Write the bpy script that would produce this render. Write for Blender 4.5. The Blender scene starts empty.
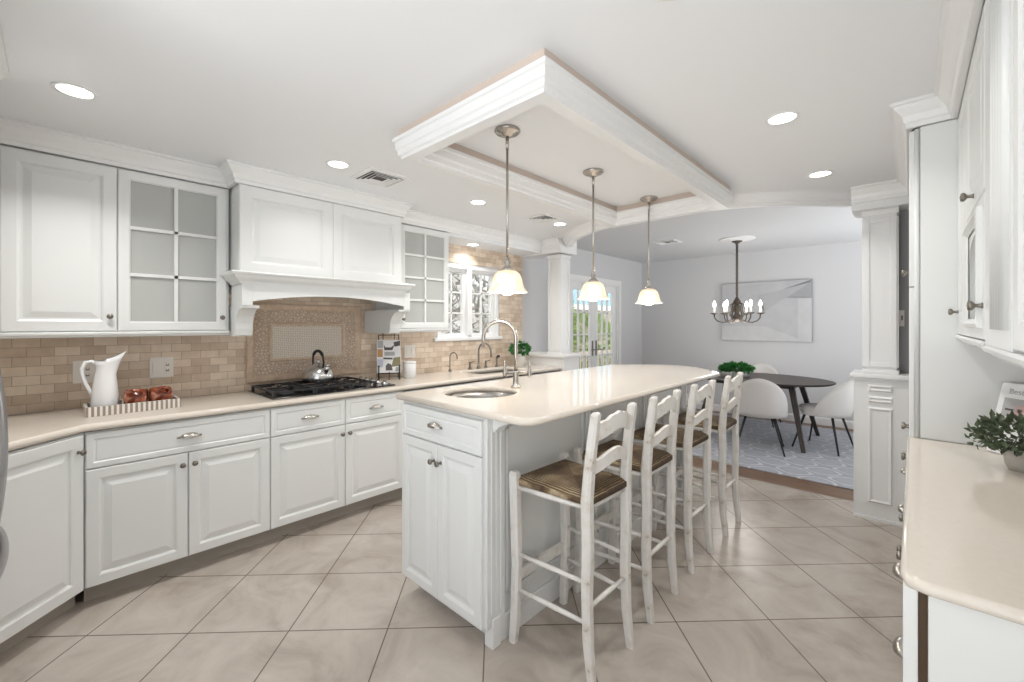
import bpy, bmesh, math, random
from mathutils import Vector, Matrix
C = bpy.context.scene.collection
SC = bpy.context.scene
PI = math.pi
random.seed(7)
# ------------------------------------------------------------------ camera
cd = bpy.data.cameras.new('camera'); cam = bpy.data.objects.new('camera', cd); C.objects.link(cam)
YAW = math.atan2(400, 427.6)
cam.location = (0, 0, 1.433); cam.rotation_euler = (PI/2, 0, YAW)
cd.sensor_width = 36.0; cd.lens = 36.0*427.6/1024; cd.shift_y = -17/1024; cd.clip_start = .02
SC.camera = cam
# ------------------------------------------------------------------ world and exposure
w = bpy.data.worlds.new('world'); SC.world = w; w.use_nodes = True
bg = w.node_tree.nodes['Background']; bg.inputs[1].default_value = 1.0
_t = w.node_tree; _tc = _t.nodes.new('ShaderNodeTexCoord'); _sp = _t.nodes.new('ShaderNodeSeparateXYZ'); _mr = _t.nodes.new('ShaderNodeMapRange'); _rp = _t.nodes.new('ShaderNodeMixRGB')
_t.links.new(_tc.outputs['Generated'], _sp.inputs[0]); _t.links.new(_sp.outputs[2], _mr.inputs[0])
_mr.inputs[1].default_value = -.12; _mr.inputs[2].default_value = .06   # added bright fill below the horizon for the ceilings, soft overcast sky above
_rp.inputs[1].default_value = (2.85, 2.95, 3.02, 1); _rp.inputs[2].default_value = (.86, .89, .92, 1)
_t.links.new(_mr.outputs[0], _rp.inputs[0]); _t.links.new(_rp.outputs[0], bg.inputs[0])
vs = SC.view_settings
vs.view_transform = 'Standard'; vs.look = 'None'; vs.gamma = 1; vs.use_curve_mapping = False; vs.exposure = 0.44
DOWNLIGHT_W = 5.2; PENDANT_W = 3.2
sl = bpy.data.lights.new('sun', 'SUN'); sl.energy = 3.2; sl.angle = .02; sl.color = (1, .96, .9)
so = bpy.data.objects.new('sun', sl); C.objects.link(so); so.rotation_euler = (math.radians(8), math.radians(16), 0); so.location = (0, 4, 12)
# ------------------------------------------------------------------ materials
MATS = {}
def mat(name, col=(.8, .8, .8), rough=.5, metal=0, spec=.5, emit=None, es=0):
    m = bpy.data.materials.new(name); m.use_nodes = True
    b = m.node_tree.nodes['Principled BSDF']
    b.inputs['Base Color'].default_value = (*col, 1); b.inputs['Roughness'].default_value = rough
    b.inputs['Metallic'].default_value = metal; b.inputs['Specular IOR Level'].default_value = spec
    if emit: b.inputs['Emission Color'].default_value = (*emit, 1); b.inputs['Emission Strength'].default_value = es
    MATS[name] = m; return m
class N:
    """tiny node helper"""
    def __init__(s, m): s.t = m.node_tree; s.b = s.t.nodes['Principled BSDF']
    def n(s, typ, **kw):
        x = s.t.nodes.new(typ)
        for k, v in kw.items(): setattr(x, k, v)
        return x
    def l(s, a, b): s.t.links.new(a, b)
    def val(s, sock, v):
        if hasattr(v, 'is_output'): s.l(v, sock)
        else: sock.default_value = v
    def math(s, op, a, b=0.0):
        x = s.n('ShaderNodeMath', operation=op); s.val(x.inputs[0], a); s.val(x.inputs[1], b); return x.outputs[0]
    def obj(s):
        tc = s.n('ShaderNodeTexCoord'); sp = s.n('ShaderNodeSeparateXYZ'); s.l(tc.outputs['Object'], sp.inputs[0]); return tc.outputs['Object'], sp.outputs
    def comb(s, x, y, z=0.0):
        c = s.n('ShaderNodeCombineXYZ'); s.val(c.inputs[0], x); s.val(c.inputs[1], y); s.val(c.inputs[2], z); return c.outputs[0]
    def noise(s, vec, scale, detail=4, rough=.55, dist=0):
        x = s.n('ShaderNodeTexNoise'); s.l(vec, x.inputs['Vector']); x.inputs['Scale'].default_value = scale
        x.inputs['Detail'].default_value = detail; x.inputs['Roughness'].default_value = rough; x.inputs['Distortion'].default_value = dist; return x.outputs['Fac']
    def ramp(s, fac, stops):
        x = s.n('ShaderNodeValToRGB'); s.l(fac, x.inputs[0]); e = x.color_ramp.elements
        while len(e) < len(stops): e.new(.5)
        for el, (p, c) in zip(e, stops): el.position = p; el.color = (*c, 1)
        return x.outputs[0]
    def mix(s, fac, a, b, mode='MIX'):
        x = s.n('ShaderNodeMixRGB', blend_type=mode); s.val(x.inputs[0], fac)
        for i, v in ((1, a), (2, b)):
            if hasattr(v, 'is_output'): s.l(v, x.inputs[i])
            else: x.inputs[i].default_value = (*v, 1)
        return x.outputs[0]
    def base(s, c): s.l(c, s.b.inputs['Base Color'])
    def bump(s, h, strength=.3, dist=.01):
        x = s.n('ShaderNodeBump'); x.inputs['Strength'].default_value = strength; x.inputs['Distance'].default_value = dist
        s.l(h, x.inputs['Height']); s.l(x.outputs[0], s.b.inputs['Normal'])
PAINT = mat('cabinet_paint', (.79, .80, .79), .34)
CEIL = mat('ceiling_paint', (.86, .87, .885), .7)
TRIMW = mat('trim_paint', (.84, .84, .835), .35)
GREYW = mat('grey_wall_paint', (.63, .627, .635), .65)
INSIDE = mat('cabinet_interior', (.62, .63, .61), .6)
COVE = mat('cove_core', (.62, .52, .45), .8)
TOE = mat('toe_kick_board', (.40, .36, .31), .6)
DARK = mat('dark_gap', (.05, .035, .025), .7)
NICKEL = mat('brushed_nickel', (.50, .47, .43), .27, 1)
PEWTER = mat('dark_pewter', (.26, .24, .21), .32, 1)
STEEL = mat('stainless_steel', (.66, .66, .66), .25, 1)
FRIDGE = mat('fridge_steel', (.45, .45, .46), .32, 1)
BRONZE = mat('aged_bronze', (.11, .092, .075), .5, .7)
BLACK = mat('black_iron', (.018, .018, .02), .45)
BLACKG = mat('black_enamel', (.012, .012, .014), .12)
PORC = mat('white_porcelain', (.86, .86, .86), .12)
PLASTIC = mat('outlet_plastic', (.86, .82, .76), .35)
PLASTD = mat('outlet_slots', (.25, .21, .18), .5)
WOODD = mat('dark_walnut', (.035, .025, .021), .42)
VELVET = mat('cream_upholstery', (.66, .64, .62), .85)
LEAF = mat('bright_green_leaf', (.035, .19, .04), .5)
LEAF2 = mat('grey_green_leaf', (.10, .135, .075), .55)
LEAF3 = mat('hedge_leaf', (.26, .36, .11), .6)
PETAL = mat('white_petal', (.85, .83, .82), .6)
POTW = mat('white_pot', (.78, .77, .74), .5)
POTG = mat('stone_pot', (.50, .47, .43), .75)
PAPER = mat('paper', (.85, .85, .85), .5)
BULB = mat('lit_bulb', (1, 1, 1), .4, emit=(1, .93, .82), es=9)
LENS = mat('lit_lens', (1, 1, 1), .4, emit=(1, .98, .94), es=6)
CANDLE = mat('candle_sleeve', (.85, .82, .76), .5, emit=(1, .95, .88), es=.35)
BARK = mat('bark', (.20, .175, .155), .9); TWIG = mat('twigs', (.42, .41, .39), .9)
GROUND = mat('ground', (.22, .22, .14), .95)
HOUSEB = mat('blue_grey_siding', (.22, .36, .46), .7)
HOUSEW = mat('white_fascia', (.8, .8, .8), .6)
FENCEW = mat('weathered_fence_wood', (.42, .36, .30), .85)
PINK = mat('print_pink', (.62, .42, .40), .5)
PGREY = mat('print_grey', (.45, .45, .45), .5)
PINK2 = mat('print_dark', (.10, .09, .09), .5)
PORANGE = mat('print_orange', (.55, .30, .12), .5)
PGREEN = mat('print_olive', (.22, .20, .11), .5)
PLILAC = mat('print_lilac', (.62, .62, .72), .5)
def build_mats():
    # stone worktop
    m = mat('quartz_worktop', (.74, .67, .585), .075, spec=.55); n = N(m); o, s = n.obj()
    n.base(n.ramp(n.noise(o, 60, 5), [(.3, (.735, .67, .59)), (.7, (.765, .70, .62))]))
    # diagonal stone floor tiles
    m = mat('floor_tile', rough=.24, spec=.4); n = N(m); o, s = n.obj()
    a = n.math('ADD', s[0], s[1]); b = n.math('SUBTRACT', s[1], s[0])
    P = .4580
    a = n.math('ADD', n.math('MULTIPLY', a, .70711), 20*P-1.773+P*3); b = n.math('ADD', n.math('MULTIPLY', b, .70711), 20*P-2.488)
    v = n.comb(a, b)
    br = n.n('ShaderNodeTexBrick', offset=0.0, squash=1.0); n.l(v, br.inputs['Vector'])
    for k, x in (('Scale', 1.0), ('Mortar Size', .0032), ('Mortar Smooth', .15), ('Bias', 0.0), ('Brick Width', P), ('Row Height', P)): br.inputs[k].default_value = x
    br.inputs['Color1'].default_value = (.0, .0, .0, 1); br.inputs['Color2'].default_value = (1, 1, 1, 1); br.inputs['Mortar'].default_value = (.5, .5, .5, 1)
    cl = n.noise(o, 3.2, 7, .62, .8)
    c1 = n.ramp(cl, [(.25, (.33, .28, .235)), (.45, (.445, .39, .34)), (.72, (.545, .49, .435))])
    c1 = n.mix(.06, c1, br.outputs['Color'], 'SOFT_LIGHT')
    n.base(n.mix(br.outputs['Fac'], c1, (.17, .135, .105)))
    n.bump(n.math('SUBTRACT', 1.0, br.outputs['Fac']), .35, .004)
    # backsplash brick tile (wall lies in the y-z plane)
    m = mat('backsplash_tile', rough=.42); n = N(m); o, s = n.obj()
    v = n.comb(n.math('ADD', s[1], 2.0), n.math('ADD', s[2], -.93+.005))
    br = n.n('ShaderNodeTexBrick', offset=.5); n.l(v, br.inputs['Vector'])
    for k, x in (('Scale', 1.0), ('Mortar Size', .0016), ('Mortar Smooth', .3), ('Bias', -.1), ('Brick Width', .108), ('Row Height', .0535)): br.inputs[k].default_value = x
    br.inputs['Color1'].default_value = (.58, .44, .32, 1); br.inputs['Color2'].default_value = (.90, .77, .63, 1); br.inputs['Mortar'].default_value = (.30, .215, .15, 1)
    n.base(n.mix(.30, br.outputs['Color'], n.ramp(n.noise(o, 14, 5), [(.3, (.56, .44, .33)), (.7, (.88, .75, .62))])))
    n.bump(n.math('ADD', n.math('SUBTRACT', 1.0, br.outputs['Fac']), n.math('MULTIPLY', n.noise(o, 30), .3)), .5, .004)
    # carved stone border
    m = mat('carved_stone', rough=.6); n = N(m); o, s = n.obj()
    vo = n.n('ShaderNodeTexVoronoi', feature='DISTANCE_TO_EDGE'); n.l(o, vo.inputs['Vector']); vo.inputs['Scale'].default_value = 42
    nz = n.noise(o, 70, 3, .6, 2.5)
    h = n.math('ADD', vo.outputs['Distance'], n.math('MULTIPLY', nz, .35))
    n.base(n.ramp(h, [(.12, (.36, .265, .19)), (.30, (.56, .44, .34)), (.55, (.70, .58, .47))])); n.bump(h, .7, .008)
    m = mat('travertine', (.60, .46, .34), .5); n = N(m); o, s = n.obj()
    n.base(n.ramp(n.noise(o, 22, 5), [(.3, (.53, .39, .275)), (.7, (.68, .54, .41))]))
    # basket weave mosaic
    m = mat('basket_weave', rough=.5); n = N(m); o, s = n.obj()
    k = 2*PI/.056
    p = n.math('MULTIPLY', n.math('SINE', n.math('MULTIPLY', s[0], k)), n.math('SINE', n.math('MULTIPLY', s[2], k)))
    wv = n.math('ABSOLUTE', n.math('SINE', n.math('MULTIPLY', s[0], k*2))); wz = n.math('ABSOLUTE', n.math('SINE', n.math('MULTIPLY', s[2], k*2)))
    g = n.math('GREATER_THAN', p, 0.0)
    h = n.math('ADD', n.math('MULTIPLY', g, wv), n.math('MULTIPLY', n.math('SUBTRACT', 1.0, g), wz))
    n.base(n.ramp(h, [(.05, (.36, .285, .22)), (.3, (.66, .58, .49)), (.9, (.80, .73, .64))])); n.bump(h, .6, .006)
    # rush seat
    m = mat('woven_rush', rough=.75); n = N(m); o, s = n.obj()
    d = n.math('MAXIMUM', n.math('ABSOLUTE', s[0]), n.math('ABSOLUTE', s[1]))
    st = n.math('SINE', n.math('MULTIPLY', n.math('ADD', d, n.math('MULTIPLY', n.noise(o, 25), .010)), 620))
    f = n.math('ADD', n.math('MULTIPLY', st, .25), n.math('MULTIPLY', n.noise(o, 9, 4), .9))
    sheen_tri = n.math('GREATER_THAN', n.math('ABSOLUTE', s[0]), n.math('ABSOLUTE', s[1])); f = n.math('SUBTRACT', f, n.math('MULTIPLY', sheen_tri, .13))  # two seat triangles darkened to imitate the sheen of the rush
    n.base(n.ramp(f, [(.15, (.06, .036, .02)), (.45, (.19, .12, .062)), (.62, (.30, .21, .12)), (.8, (.50, .41, .28))])); n.bump(st, .6, .004)
    # distressed white of the stools
    m = mat('distressed_white', rough=.5); n = N(m); o, s = n.obj()
    n.base(n.ramp(n.noise(o, 16, 6, .7), [(.27, (.40, .33, .26)), (.36, (.68, .64, .58)), (.5, (.76, .735, .70))]))
    # oak strip floor of the dining room
    m = mat('oak_floor', rough=.35); n = N(m); o, s = n.obj()
    v = n.comb(n.math('MULTIPLY', s[0], 3.0), n.math('MULTIPLY', s[1], 40.0))
    n.base(n.ramp(n.noise(v, 1.2, 5), [(.3, (.12, .068, .04)), (.7, (.26, .155, .095))]))
    # rug
    m = mat('grey_patterned_rug', rough=.95); n = N(m); o, s = n.obj()
    k = 2*PI/.42
    q = n.math('ABSOLUTE', n.math('ADD', n.math('COSINE', n.math('MULTIPLY', s[0], k)), n.math('COSINE', n.math('MULTIPLY', s[1], k*1.2))))
    q2 = n.math('ABSOLUTE', n.math('SUBTRACT', q, .55))
    nz = n.noise(o, 13, 4, .7)
    f = n.math('ADD', n.math('MINIMUM', q2, 1.0), n.math('MULTIPLY', n.math('SUBTRACT', nz, .5), .9))
    n.base(n.ramp(f, [(.0, (.60, .61, .64)), (.16, (.55, .56, .60)), (.3, (.37, .38, .425)), (.9, (.42, .43, .47))]))
    n.bump(n.noise(o, 300), .4, .004)
    # red-brown glazed mugs
    m = mat('amber_glaze', rough=.15); n = N(m); o, s = n.obj()
    n.base(n.ramp(n.noise(o, 20, 4, .6, 1.5), [(.35, (.10, .02, .01)), (.5, (.33, .075, .03)), (.66, (.55, .27, .18))]))
    # pendant glass: a lamp shade that glows
    m = mat('marbled_lamp_glass', rough=.35); n = N(m); o, s = n.obj()
    c = n.ramp(n.noise(o, 16, 4, .6, 1.0), [(.35, (.78, .63, .46)), (.6, (.91, .84, .71))])
    n.base(c); n.l(c, n.b.inputs['Emission Color']); n.b.inputs['Emission Strength'].default_value = .30
    n.b.inputs['Transmission Weight'].default_value = .25
    # painted canvas shades
    for nm, c in (('canvas_pale', (.50, .50, .515)), ('canvas_light', (.57, .57, .58)), ('canvas_mid', (.45, .45, .465)), ('canvas_dark', (.37, .375, .39))):
        m = mat(nm, c, .7); n = N(m); o, s = n.obj()
        n.base(n.mix(.25, c, n.ramp(n.noise(o, 7, 5), [(.3, tuple(x*.8 for x in c)), (.7, tuple(min(1, x*1.2) for x in c))])))
    mat('canvas_edge', (.22, .22, .23), .7)
    # striped tray
    m = mat('striped_tray_side', rough=.5); n = N(m); o, s = n.obj()
    st = n.math('GREATER_THAN', n.math('SINE', n.math('MULTIPLY', n.math('ADD', s[0], s[1]), 2*PI/.0225)), .05)
    n.base(n.mix(st, (.33, .27, .22), (.82, .78, .73)))
    # flecked steel of a sink bowl
    mat('sink_steel', (.38, .36, .34), .32, 1)
    # window glass
    for nm, tint in (('window_glass', (1, 1, 1)), ('cabinet_glass', (.93, .95, .94))):
        m = bpy.data.materials.new(nm); m.use_nodes = True; t = m.node_tree; t.nodes.clear()
        out = t.nodes.new('ShaderNodeOutputMaterial'); tr = t.nodes.new('ShaderNodeBsdfTransparent'); gl = t.nodes.new('ShaderNodeBsdfGlossy')
        tr.inputs[0].default_value = (*tint, 1); gl.inputs['Roughness'].default_value = .02
        lw = t.nodes.new('ShaderNodeLayerWeight'); lw.inputs[0].default_value = .5; pw = t.nodes.new('ShaderNodeMath'); pw.operation = 'POWER'; pw.inputs[1].default_value = 5; t.links.new(lw.outputs['Facing'], pw.inputs[0]); fr = t.nodes.new('ShaderNodeMath'); fr.operation = 'MULTIPLY_ADD'; fr.inputs[1].default_value = .7; fr.inputs[2].default_value = .04; t.links.new(pw.outputs[0], fr.inputs[0])
        mx = t.nodes.new('ShaderNodeMixShader'); t.links.new(fr.outputs[0], mx.inputs[0]); t.links.new(tr.outputs[0], mx.inputs[1]); t.links.new(gl.outputs[0], mx.inputs[2]); t.links.new(mx.outputs[0], out.inputs[0])
        if nm == 'cabinet_glass':   # lightly rippled, milky glass
            df = t.nodes.new('ShaderNodeBsdfDiffuse'); df.inputs[0].default_value = (.70, .71, .69, 1); m2 = t.nodes.new('ShaderNodeMixShader'); m2.inputs[0].default_value = .58
            t.links.new(mx.outputs[0], m2.inputs[1]); t.links.new(df.outputs[0], m2.inputs[2]); t.links.new(m2.outputs[0], out.inputs[0])
        MATS[nm] = m
build_mats()
M = MATS
# ------------------------------------------------------------------ mesh builder
def offset_poly(pts, d):
    """inset a ccw polygon by d with mitred corners"""
    n = len(pts); out = []
    for i in range(n):
        p0, p1, p2 = (Vector(pts[i-1]), Vector(pts[i]), Vector(pts[(i+1) % n]))
        e1 = (p1-p0).normalized(); e2 = (p2-p1).normalized()
        n1 = Vector((-e1.y, e1.x)); n2 = Vector((-e2.y, e2.x)); b = n1+n2
        k = d/max(.25, 1+n1.dot(n2)); out.append((p1.x+b.x*k, p1.y+b.y*k))
    return out
class B:
    def __init__(s): s.bm = bmesh.new(); s.mi = 0; s.sm = []
    def face(s, vs, smooth=False):
        try: f = s.bm.faces.new(vs)
        except ValueError: return None
        f.material_index = s.mi; f.smooth = smooth; return f
    def v(s, *p): return s.bm.verts.new(p if len(p) == 3 else p[0])
    def quad(s, a, b, c, d): return s.face([s.v(a), s.v(b), s.v(c), s.v(d)])
    def poly(s, pts): return s.face([s.v(p) for p in pts])
    def box(s, x0, y0, z0, x1, y1, z1, bev=0):
        x0, x1 = min(x0, x1), max(x0, x1); y0, y1 = min(y0, y1), max(y0, y1); z0, z1 = min(z0, z1), max(z0, z1)
        v = [s.v(x, y, z) for z in (z0, z1) for y in (y0, y1) for x in (x0, x1)]
        fs = [s.face([v[i] for i in q]) for q in ((0, 2, 3, 1), (4, 5, 7, 6), (0, 1, 5, 4), (2, 6, 7, 3), (0, 4, 6, 2), (1, 3, 7, 5))]
        if bev:
            es = list({e for f in fs for e in f.edges})
            r = bmesh.ops.bevel(s.bm, geom=es, offset=bev, segments=2, affect='EDGES', profile=.6)
            for f in r['faces']: f.material_index = s.mi
        return s
    def hexa(s, bot, top):
        b = [s.v(p) for p in bot]; t = [s.v(p) for p in top]; n = len(b)
        s.face(b[::-1]); s.face(t)
        for i in range(n): s.face([b[i], b[(i+1) % n], t[(i+1) % n], t[i]])
        return s
    def loft(s, loops, closed=True, caps=True, smooth=False):
        L = [[s.v(p) for p in lp] for lp in loops]; n = len(L[0])
        for a, b in zip(L, L[1:]):
            for i in range(n if closed else n-1):
                j = (i+1) % n; s.face([a[i], a[j], b[j], b[i]], smooth)
        if caps and closed: s.face(L[0][::-1]); s.face(L[-1])
        return s
    def lathe(s, prof, c=(0, 0, 0), seg=24, axis='z', smooth=True, sx=1, sy=1, cap=True):
        ls = []
        for r, h in prof:
            lp = []
            for i in range(seg):
                a = 2*PI*i/seg; x, y = r*math.cos(a)*sx, r*math.sin(a)*sy
                p = {'z': (x, y, h), 'y': (x, h, -y), '-y': (x, -h, y), 'x': (h, x, y), '-x': (-h, -x, y)}[axis]
                lp.append((p[0]+c[0], p[1]+c[1], p[2]+c[2]))
            ls.append(lp)
        return s.loft(ls, True, cap, smooth)
    def tube(s, pts, r, seg=10, closed=False, smooth=True, flat=1.0):
        pts = [Vector(p) for p in pts]; n = len(pts); rs = r if isinstance(r, (list, tuple)) else [r]*n
        ls = []; up = None
        for i, p in enumerate(pts):
            if closed: t = pts[(i+1) % n]-pts[i-1]
            else: t = pts[min(i+1, n-1)]-pts[max(i-1, 0)]
            t.normalize()
            if up is None:
                up = Vector((0, 0, 1)) if abs(t.z) < .9 else Vector((1, 0, 0))
            u = t.cross(up).normalized(); up = u.cross(t).normalized()
            ls.append([p+u*math.cos(2*PI*k/seg)*rs[i]+up*math.sin(2*PI*k/seg)*rs[i]*flat for k in range(seg)])
        if closed: ls.append(ls[0])
        return s.loft(ls, True, not closed, smooth)
    def strip(s, pts, wdt, th, axis):
        """rectangular bar along pts; wdt along the given axis vector, th across it"""
        ax = Vector(axis); pts = [Vector(p) for p in pts]; ls = []
        for i, p in enumerate(pts):
            t = (pts[min(i+1, len(pts)-1)]-pts[max(i-1, 0)]).normalized(); u = t.cross(ax).normalized()
            ww = wdt[i] if isinstance(wdt, (list, tuple)) else wdt
            ls.append([p+ax*ww/2+u*th/2, p-ax*ww/2+u*th/2, p-ax*ww/2-u*th/2, p+ax*ww/2-u*th/2])
        return s.loft(ls)
    def slab(s, outer, z0, z1, holes=(), rnd=.012):
        """flat worktop with a half-round edge and holes"""
        H = z1-z0; steps = [(rnd*.6, 0), (0, H*.25), (0, H*.55), (rnd*.35, H*.85), (rnd, H)]
        loops = [[(x, y, z0+h) for x, y in offset_poly(outer, d)] for d, h in steps]
        L = [[s.v(p) for p in lp] for lp in loops]; n = len(outer)
        for a, b in zip(L, L[1:]):
            for i in range(n): s.face([a[i], a[(i+1) % n], b[(i+1) % n], b[i]], True)
        hl = []
        for h in holes:
            t = [s.v(x, y, z1) for x, y in h]; b = [s.v(x, y, z0) for x, y in h]; hl.append((t, b))
            for i in range(len(h)): s.face([t[i], t[(i+1) % len(h)], b[(i+1) % len(h)], b[i]], True)
        for ring, hs in ((L[-1], [t for t, b in hl]), (L[0], [b for t, b in hl])):
            es = []
            for lp in [ring]+hs:
                for i in range(len(lp)):
                    e = s.bm.edges.get((lp[i], lp[(i+1) % len(lp)])) or s.bm.edges.new((lp[i], lp[(i+1) % len(lp)])); es.append(e)
            r = bmesh.ops.triangle_fill(s.bm, use_beauty=True, edges=es)
            for f in r['geom']:
                if isinstance(f, bmesh.types.BMFace): f.material_index = s.mi
        return s
    def rings(s, rect, steps, yback, close=True):
        """nested rectangles in the local x-z plane: steps = (inset, y)"""
        x0, z0, x1, z1 = rect; prev = None
        for d, y in steps:
            lp = [s.v(x0+d, y, z0+d), s.v(x1-d, y, z0+d), s.v(x1-d, y, z1-d), s.v(x0+d, y, z1-d)]
            if prev:
                for i in range(4): s.face([prev[i], prev[(i+1) % 4], lp[(i+1) % 4], lp[i]])
            else: first = lp
            prev = lp
        if close: s.face(prev); s.face(first[::-1])
        return s
    def door(s, x0, z0, x1, z1, yf=-.02, fr=.055, th=.02):
        return s.rings((x0, z0, x1, z1), [(0, yf+th), (0, yf+.004), (.004, yf), (fr-.008, yf), (fr, yf+.004), (fr+.004, yf+.011), (fr+.012, yf+.011), (fr+.040, yf+.002), (fr+.043, yf+.001)], yf+th)
    def drawer_front(s, x0, z0, x1, z1, yf=-.02, fr=.028, th=.02):
        return s.rings((x0, z0, x1, z1), [(0, yf+th), (0, yf+.004), (.004, yf), (fr, yf), (fr+.005, yf+.005), (fr+.01, yf+.005), (fr+.014, yf+.003)], yf+th)
    def frame(s, x0, z0, x1, z1, yf=-.02, fr=.05, th=.02):
        s.rings((x0, z0, x1, z1), [(0, yf+th), (0, yf+.004), (.004, yf), (fr-.008, yf), (fr, yf+.006), (fr, yf+th), (0, yf+th)], yf+th, close=False); return s
    def build(s, name, mt, parent=None, smooth=False, loc=None):
        bm = s.bm
        bmesh.ops.remove_doubles(bm, verts=bm.verts, dist=1e-6)
        bmesh.ops.recalc_face_normals(bm, faces=bm.faces)
        me = bpy.data.meshes.new(name); bm.to_mesh(me); bm.free()
        for m in (mt if isinstance(mt, (list, tuple)) else [mt]): me.materials.append(m)
        if smooth:
            for p in me.polygons: p.use_smooth = True
        o = bpy.data.objects.new(name, me); C.objects.link(o)
        if parent: o.parent = parent
        if loc: o.location = loc
        return o
def thing(name, label, cat, loc=(0, 0, 0), rz=0, group=None):
    o = bpy.data.objects.new(name, None); C.objects.link(o); o.location = loc; o.rotation_euler = (0, 0, rz); o.empty_display_size = .1
    o['label'] = label; o['category'] = cat
    if group: o['group'] = group
    return o
def tag(o, label, cat, group=None, kind=None):
    o['label'] = label; o['category'] = cat
    if group: o['group'] = group
    if kind: o['kind'] = kind
    return o
def struct(name, b, m, label=None, parent=None):
    o = b.build(name, m, parent)
    if not parent: o['kind'] = 'structure'
    if label: o['label'] = label
    return o
def dup(root, loc, rz, label, group=None):
    r = root.copy(); C.objects.link(r); r.location = loc; r.rotation_euler = (0, 0, rz); r['label'] = label
    if group: r['group'] = group
    for ch in list(root.children):
        c = ch.copy(); C.objects.link(c); c.parent = r
        for g in ch.children:
            d = g.copy(); C.objects.link(d); d.parent = c
    return r
def arc(cx, cy, r, a0, a1, n): return [(cx+r*math.cos(a0+(a1-a0)*i/n), cy+r*math.sin(a0+(a1-a0)*i/n)) for i in range(n+1)]
def circ(cx, cy, rx, ry=None, n=32): return [(cx+rx*math.cos(2*PI*i/n), cy+(ry or rx)*math.sin(2*PI*i/n)) for i in range(n)]
def knob_at(parent, x, z, yf=-.02, m=None, axis='-y'):
    b = B(); b.lathe([(0, -yf-.001), (.009, -yf), (.006, -yf+.004), (.005, -yf+.014), (.012, -yf+.019), (.015, -yf+.024), (.012, -yf+.030), (0, -yf+.032)], (x, 0, z), 14, '-y', cap=False)
    return b.build('knob', m or PEWTER, parent)
def cup_pull(parent, x, z, yf=-.02, wd=.047):
    b = B(); loops = []
    for i in range(9):
        t = -1+2*i/8; e = math.sqrt(max(0, 1-t*t)); lp = []
        for k in range(7):
            a = PI*.5*k/6
            lp.append((x+t*wd, yf-.001-(.026*e+.002)*math.cos(a), z+(.020*e+.003)*math.sin(a)-.004))
        loops.append(lp)
    b.loft(loops, closed=False, caps=False, smooth=True)
    b.box(x-wd-.012, yf-.004, z-.008, x-wd+.010, yf+.001, z+.004, .002); b.box(x+wd-.010, yf-.004, z-.008, x+wd+.012, yf+.001, z+.004, .002)
    return b.build('cup_pull', NICKEL, parent)
def sweep(b, path, prof, closed=False):
    """profile (out, z) swept along a plan path; 'out' is to the right of travel"""
    pts = [Vector(p) for p in path]; n = len(pts); loops = []
    for i in range(n):
        if closed: e1 = (pts[i]-pts[i-1]).normalized(); e2 = (pts[(i+1) % n]-pts[i]).normalized()
        else:
            e1 = (pts[i]-pts[i-1]).normalized() if i else None; e2 = (pts[i+1]-pts[i]).normalized() if i < n-1 else None
            e1 = e1 or e2; e2 = e2 or e1
        n1 = Vector((e1.y, -e1.x)); n2 = Vector((e2.y, -e2.x)); bb = (n1+n2)/max(.25, 1+n1.dot(n2))
        loops.append([(pts[i].x+bb.x*d, pts[i].y+bb.y*d, z) for d, z in prof])
    if closed: loops.append(loops[0])
    return b.loft(loops, True, not closed)
# ================================================================== SETTING
XW, XR = -3.66, .56; ZC, ZD = 2.44, 2.56
WIN = (2.75, 3.655, 1.275, 2.085); DOOR = (5.155, 6.556, 0, 2.085)
b = B(); b.box(XW-.1, -1.5, -.05, XR+.1, 4.40, 0); struct('floor', b, M['floor_tile'], 'beige stone floor tiles laid diagonally with dark grout')
b = B(); b.box(XW-.1, 4.40, -.05, XR+.1, 7.6, .0); struct('floor_dining', b, M['oak_floor'], 'brown wood floor edge of the dining room')
# left wall with a window and a door opening
b = B(); x0, x1 = XW-.14, XW
for (ya, yb, za, zb) in ((-1.1, WIN[0], 0, 2.6), (WIN[0], WIN[1], 0, WIN[2]), (WIN[0], WIN[1], WIN[3], 2.6), (WIN[1], DOOR[0], 0, 2.6), (DOOR[0], DOOR[1], DOOR[3], 2.6), (DOOR[1], 7.58, 0, 2.6)): b.box(x0, ya, za, x1, yb, zb)
struct('wall_left', b, GREYW)
b = B(); b.box(XW-.14, 7.44, 0, XR+.14, 7.58, 2.6); struct('wall_back', b, GREYW)
b = B()
for (ya, yb, za, zb) in ((-.2, 4.7, 0, 2.6), (4.7, 7.2, 0, .3), (4.7, 7.2, 2.4, 2.6), (7.2, 7.44, 0, 2.6)): b.box(XR, ya, za, XR+.12, yb, zb)  # dining-side opening added out of view to let daylight in
struct('wall_right', b, mat('warm_wall_paint', (.62, .57, .52), .7))
b = B(); b.box(XW-.14, -1.1, 0, -1.62, -.98, 2.6); struct('wall_front', b, GREYW)
b = B(); b.box(-.14, 4.30, 1.06, XR, 4.40, 2.3); struct('wall_return', b, mat('shaded_grey_wall_paint', (.36, .36, .365), .7))  # grey wall colour darkened, its shading is put into the paint
# tiled backsplash skin with the window cut out
b = B(); t = XW+.010
for (ya, yb, za, zb) in ((-.98, .80, .93, 1.42), (.80, 2.03, .93, 1.75), (2.03, WIN[0]-.03, .93, 1.42), (2.60, WIN[0]-.03, 1.42, 2.30), (WIN[0]-.03, WIN[1]+.03, .93, WIN[2]-.03), (WIN[0]-.03, WIN[1]+.03, WIN[3]+.02, 2.30), (WIN[1]+.03, 4.09, .93, 2.30)): b.box(XW, ya, za, t, yb, zb)
struct('wall_backsplash', b, M['backsplash_tile'], 'tan brick-laid stone tile on the range and window wall')
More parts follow.
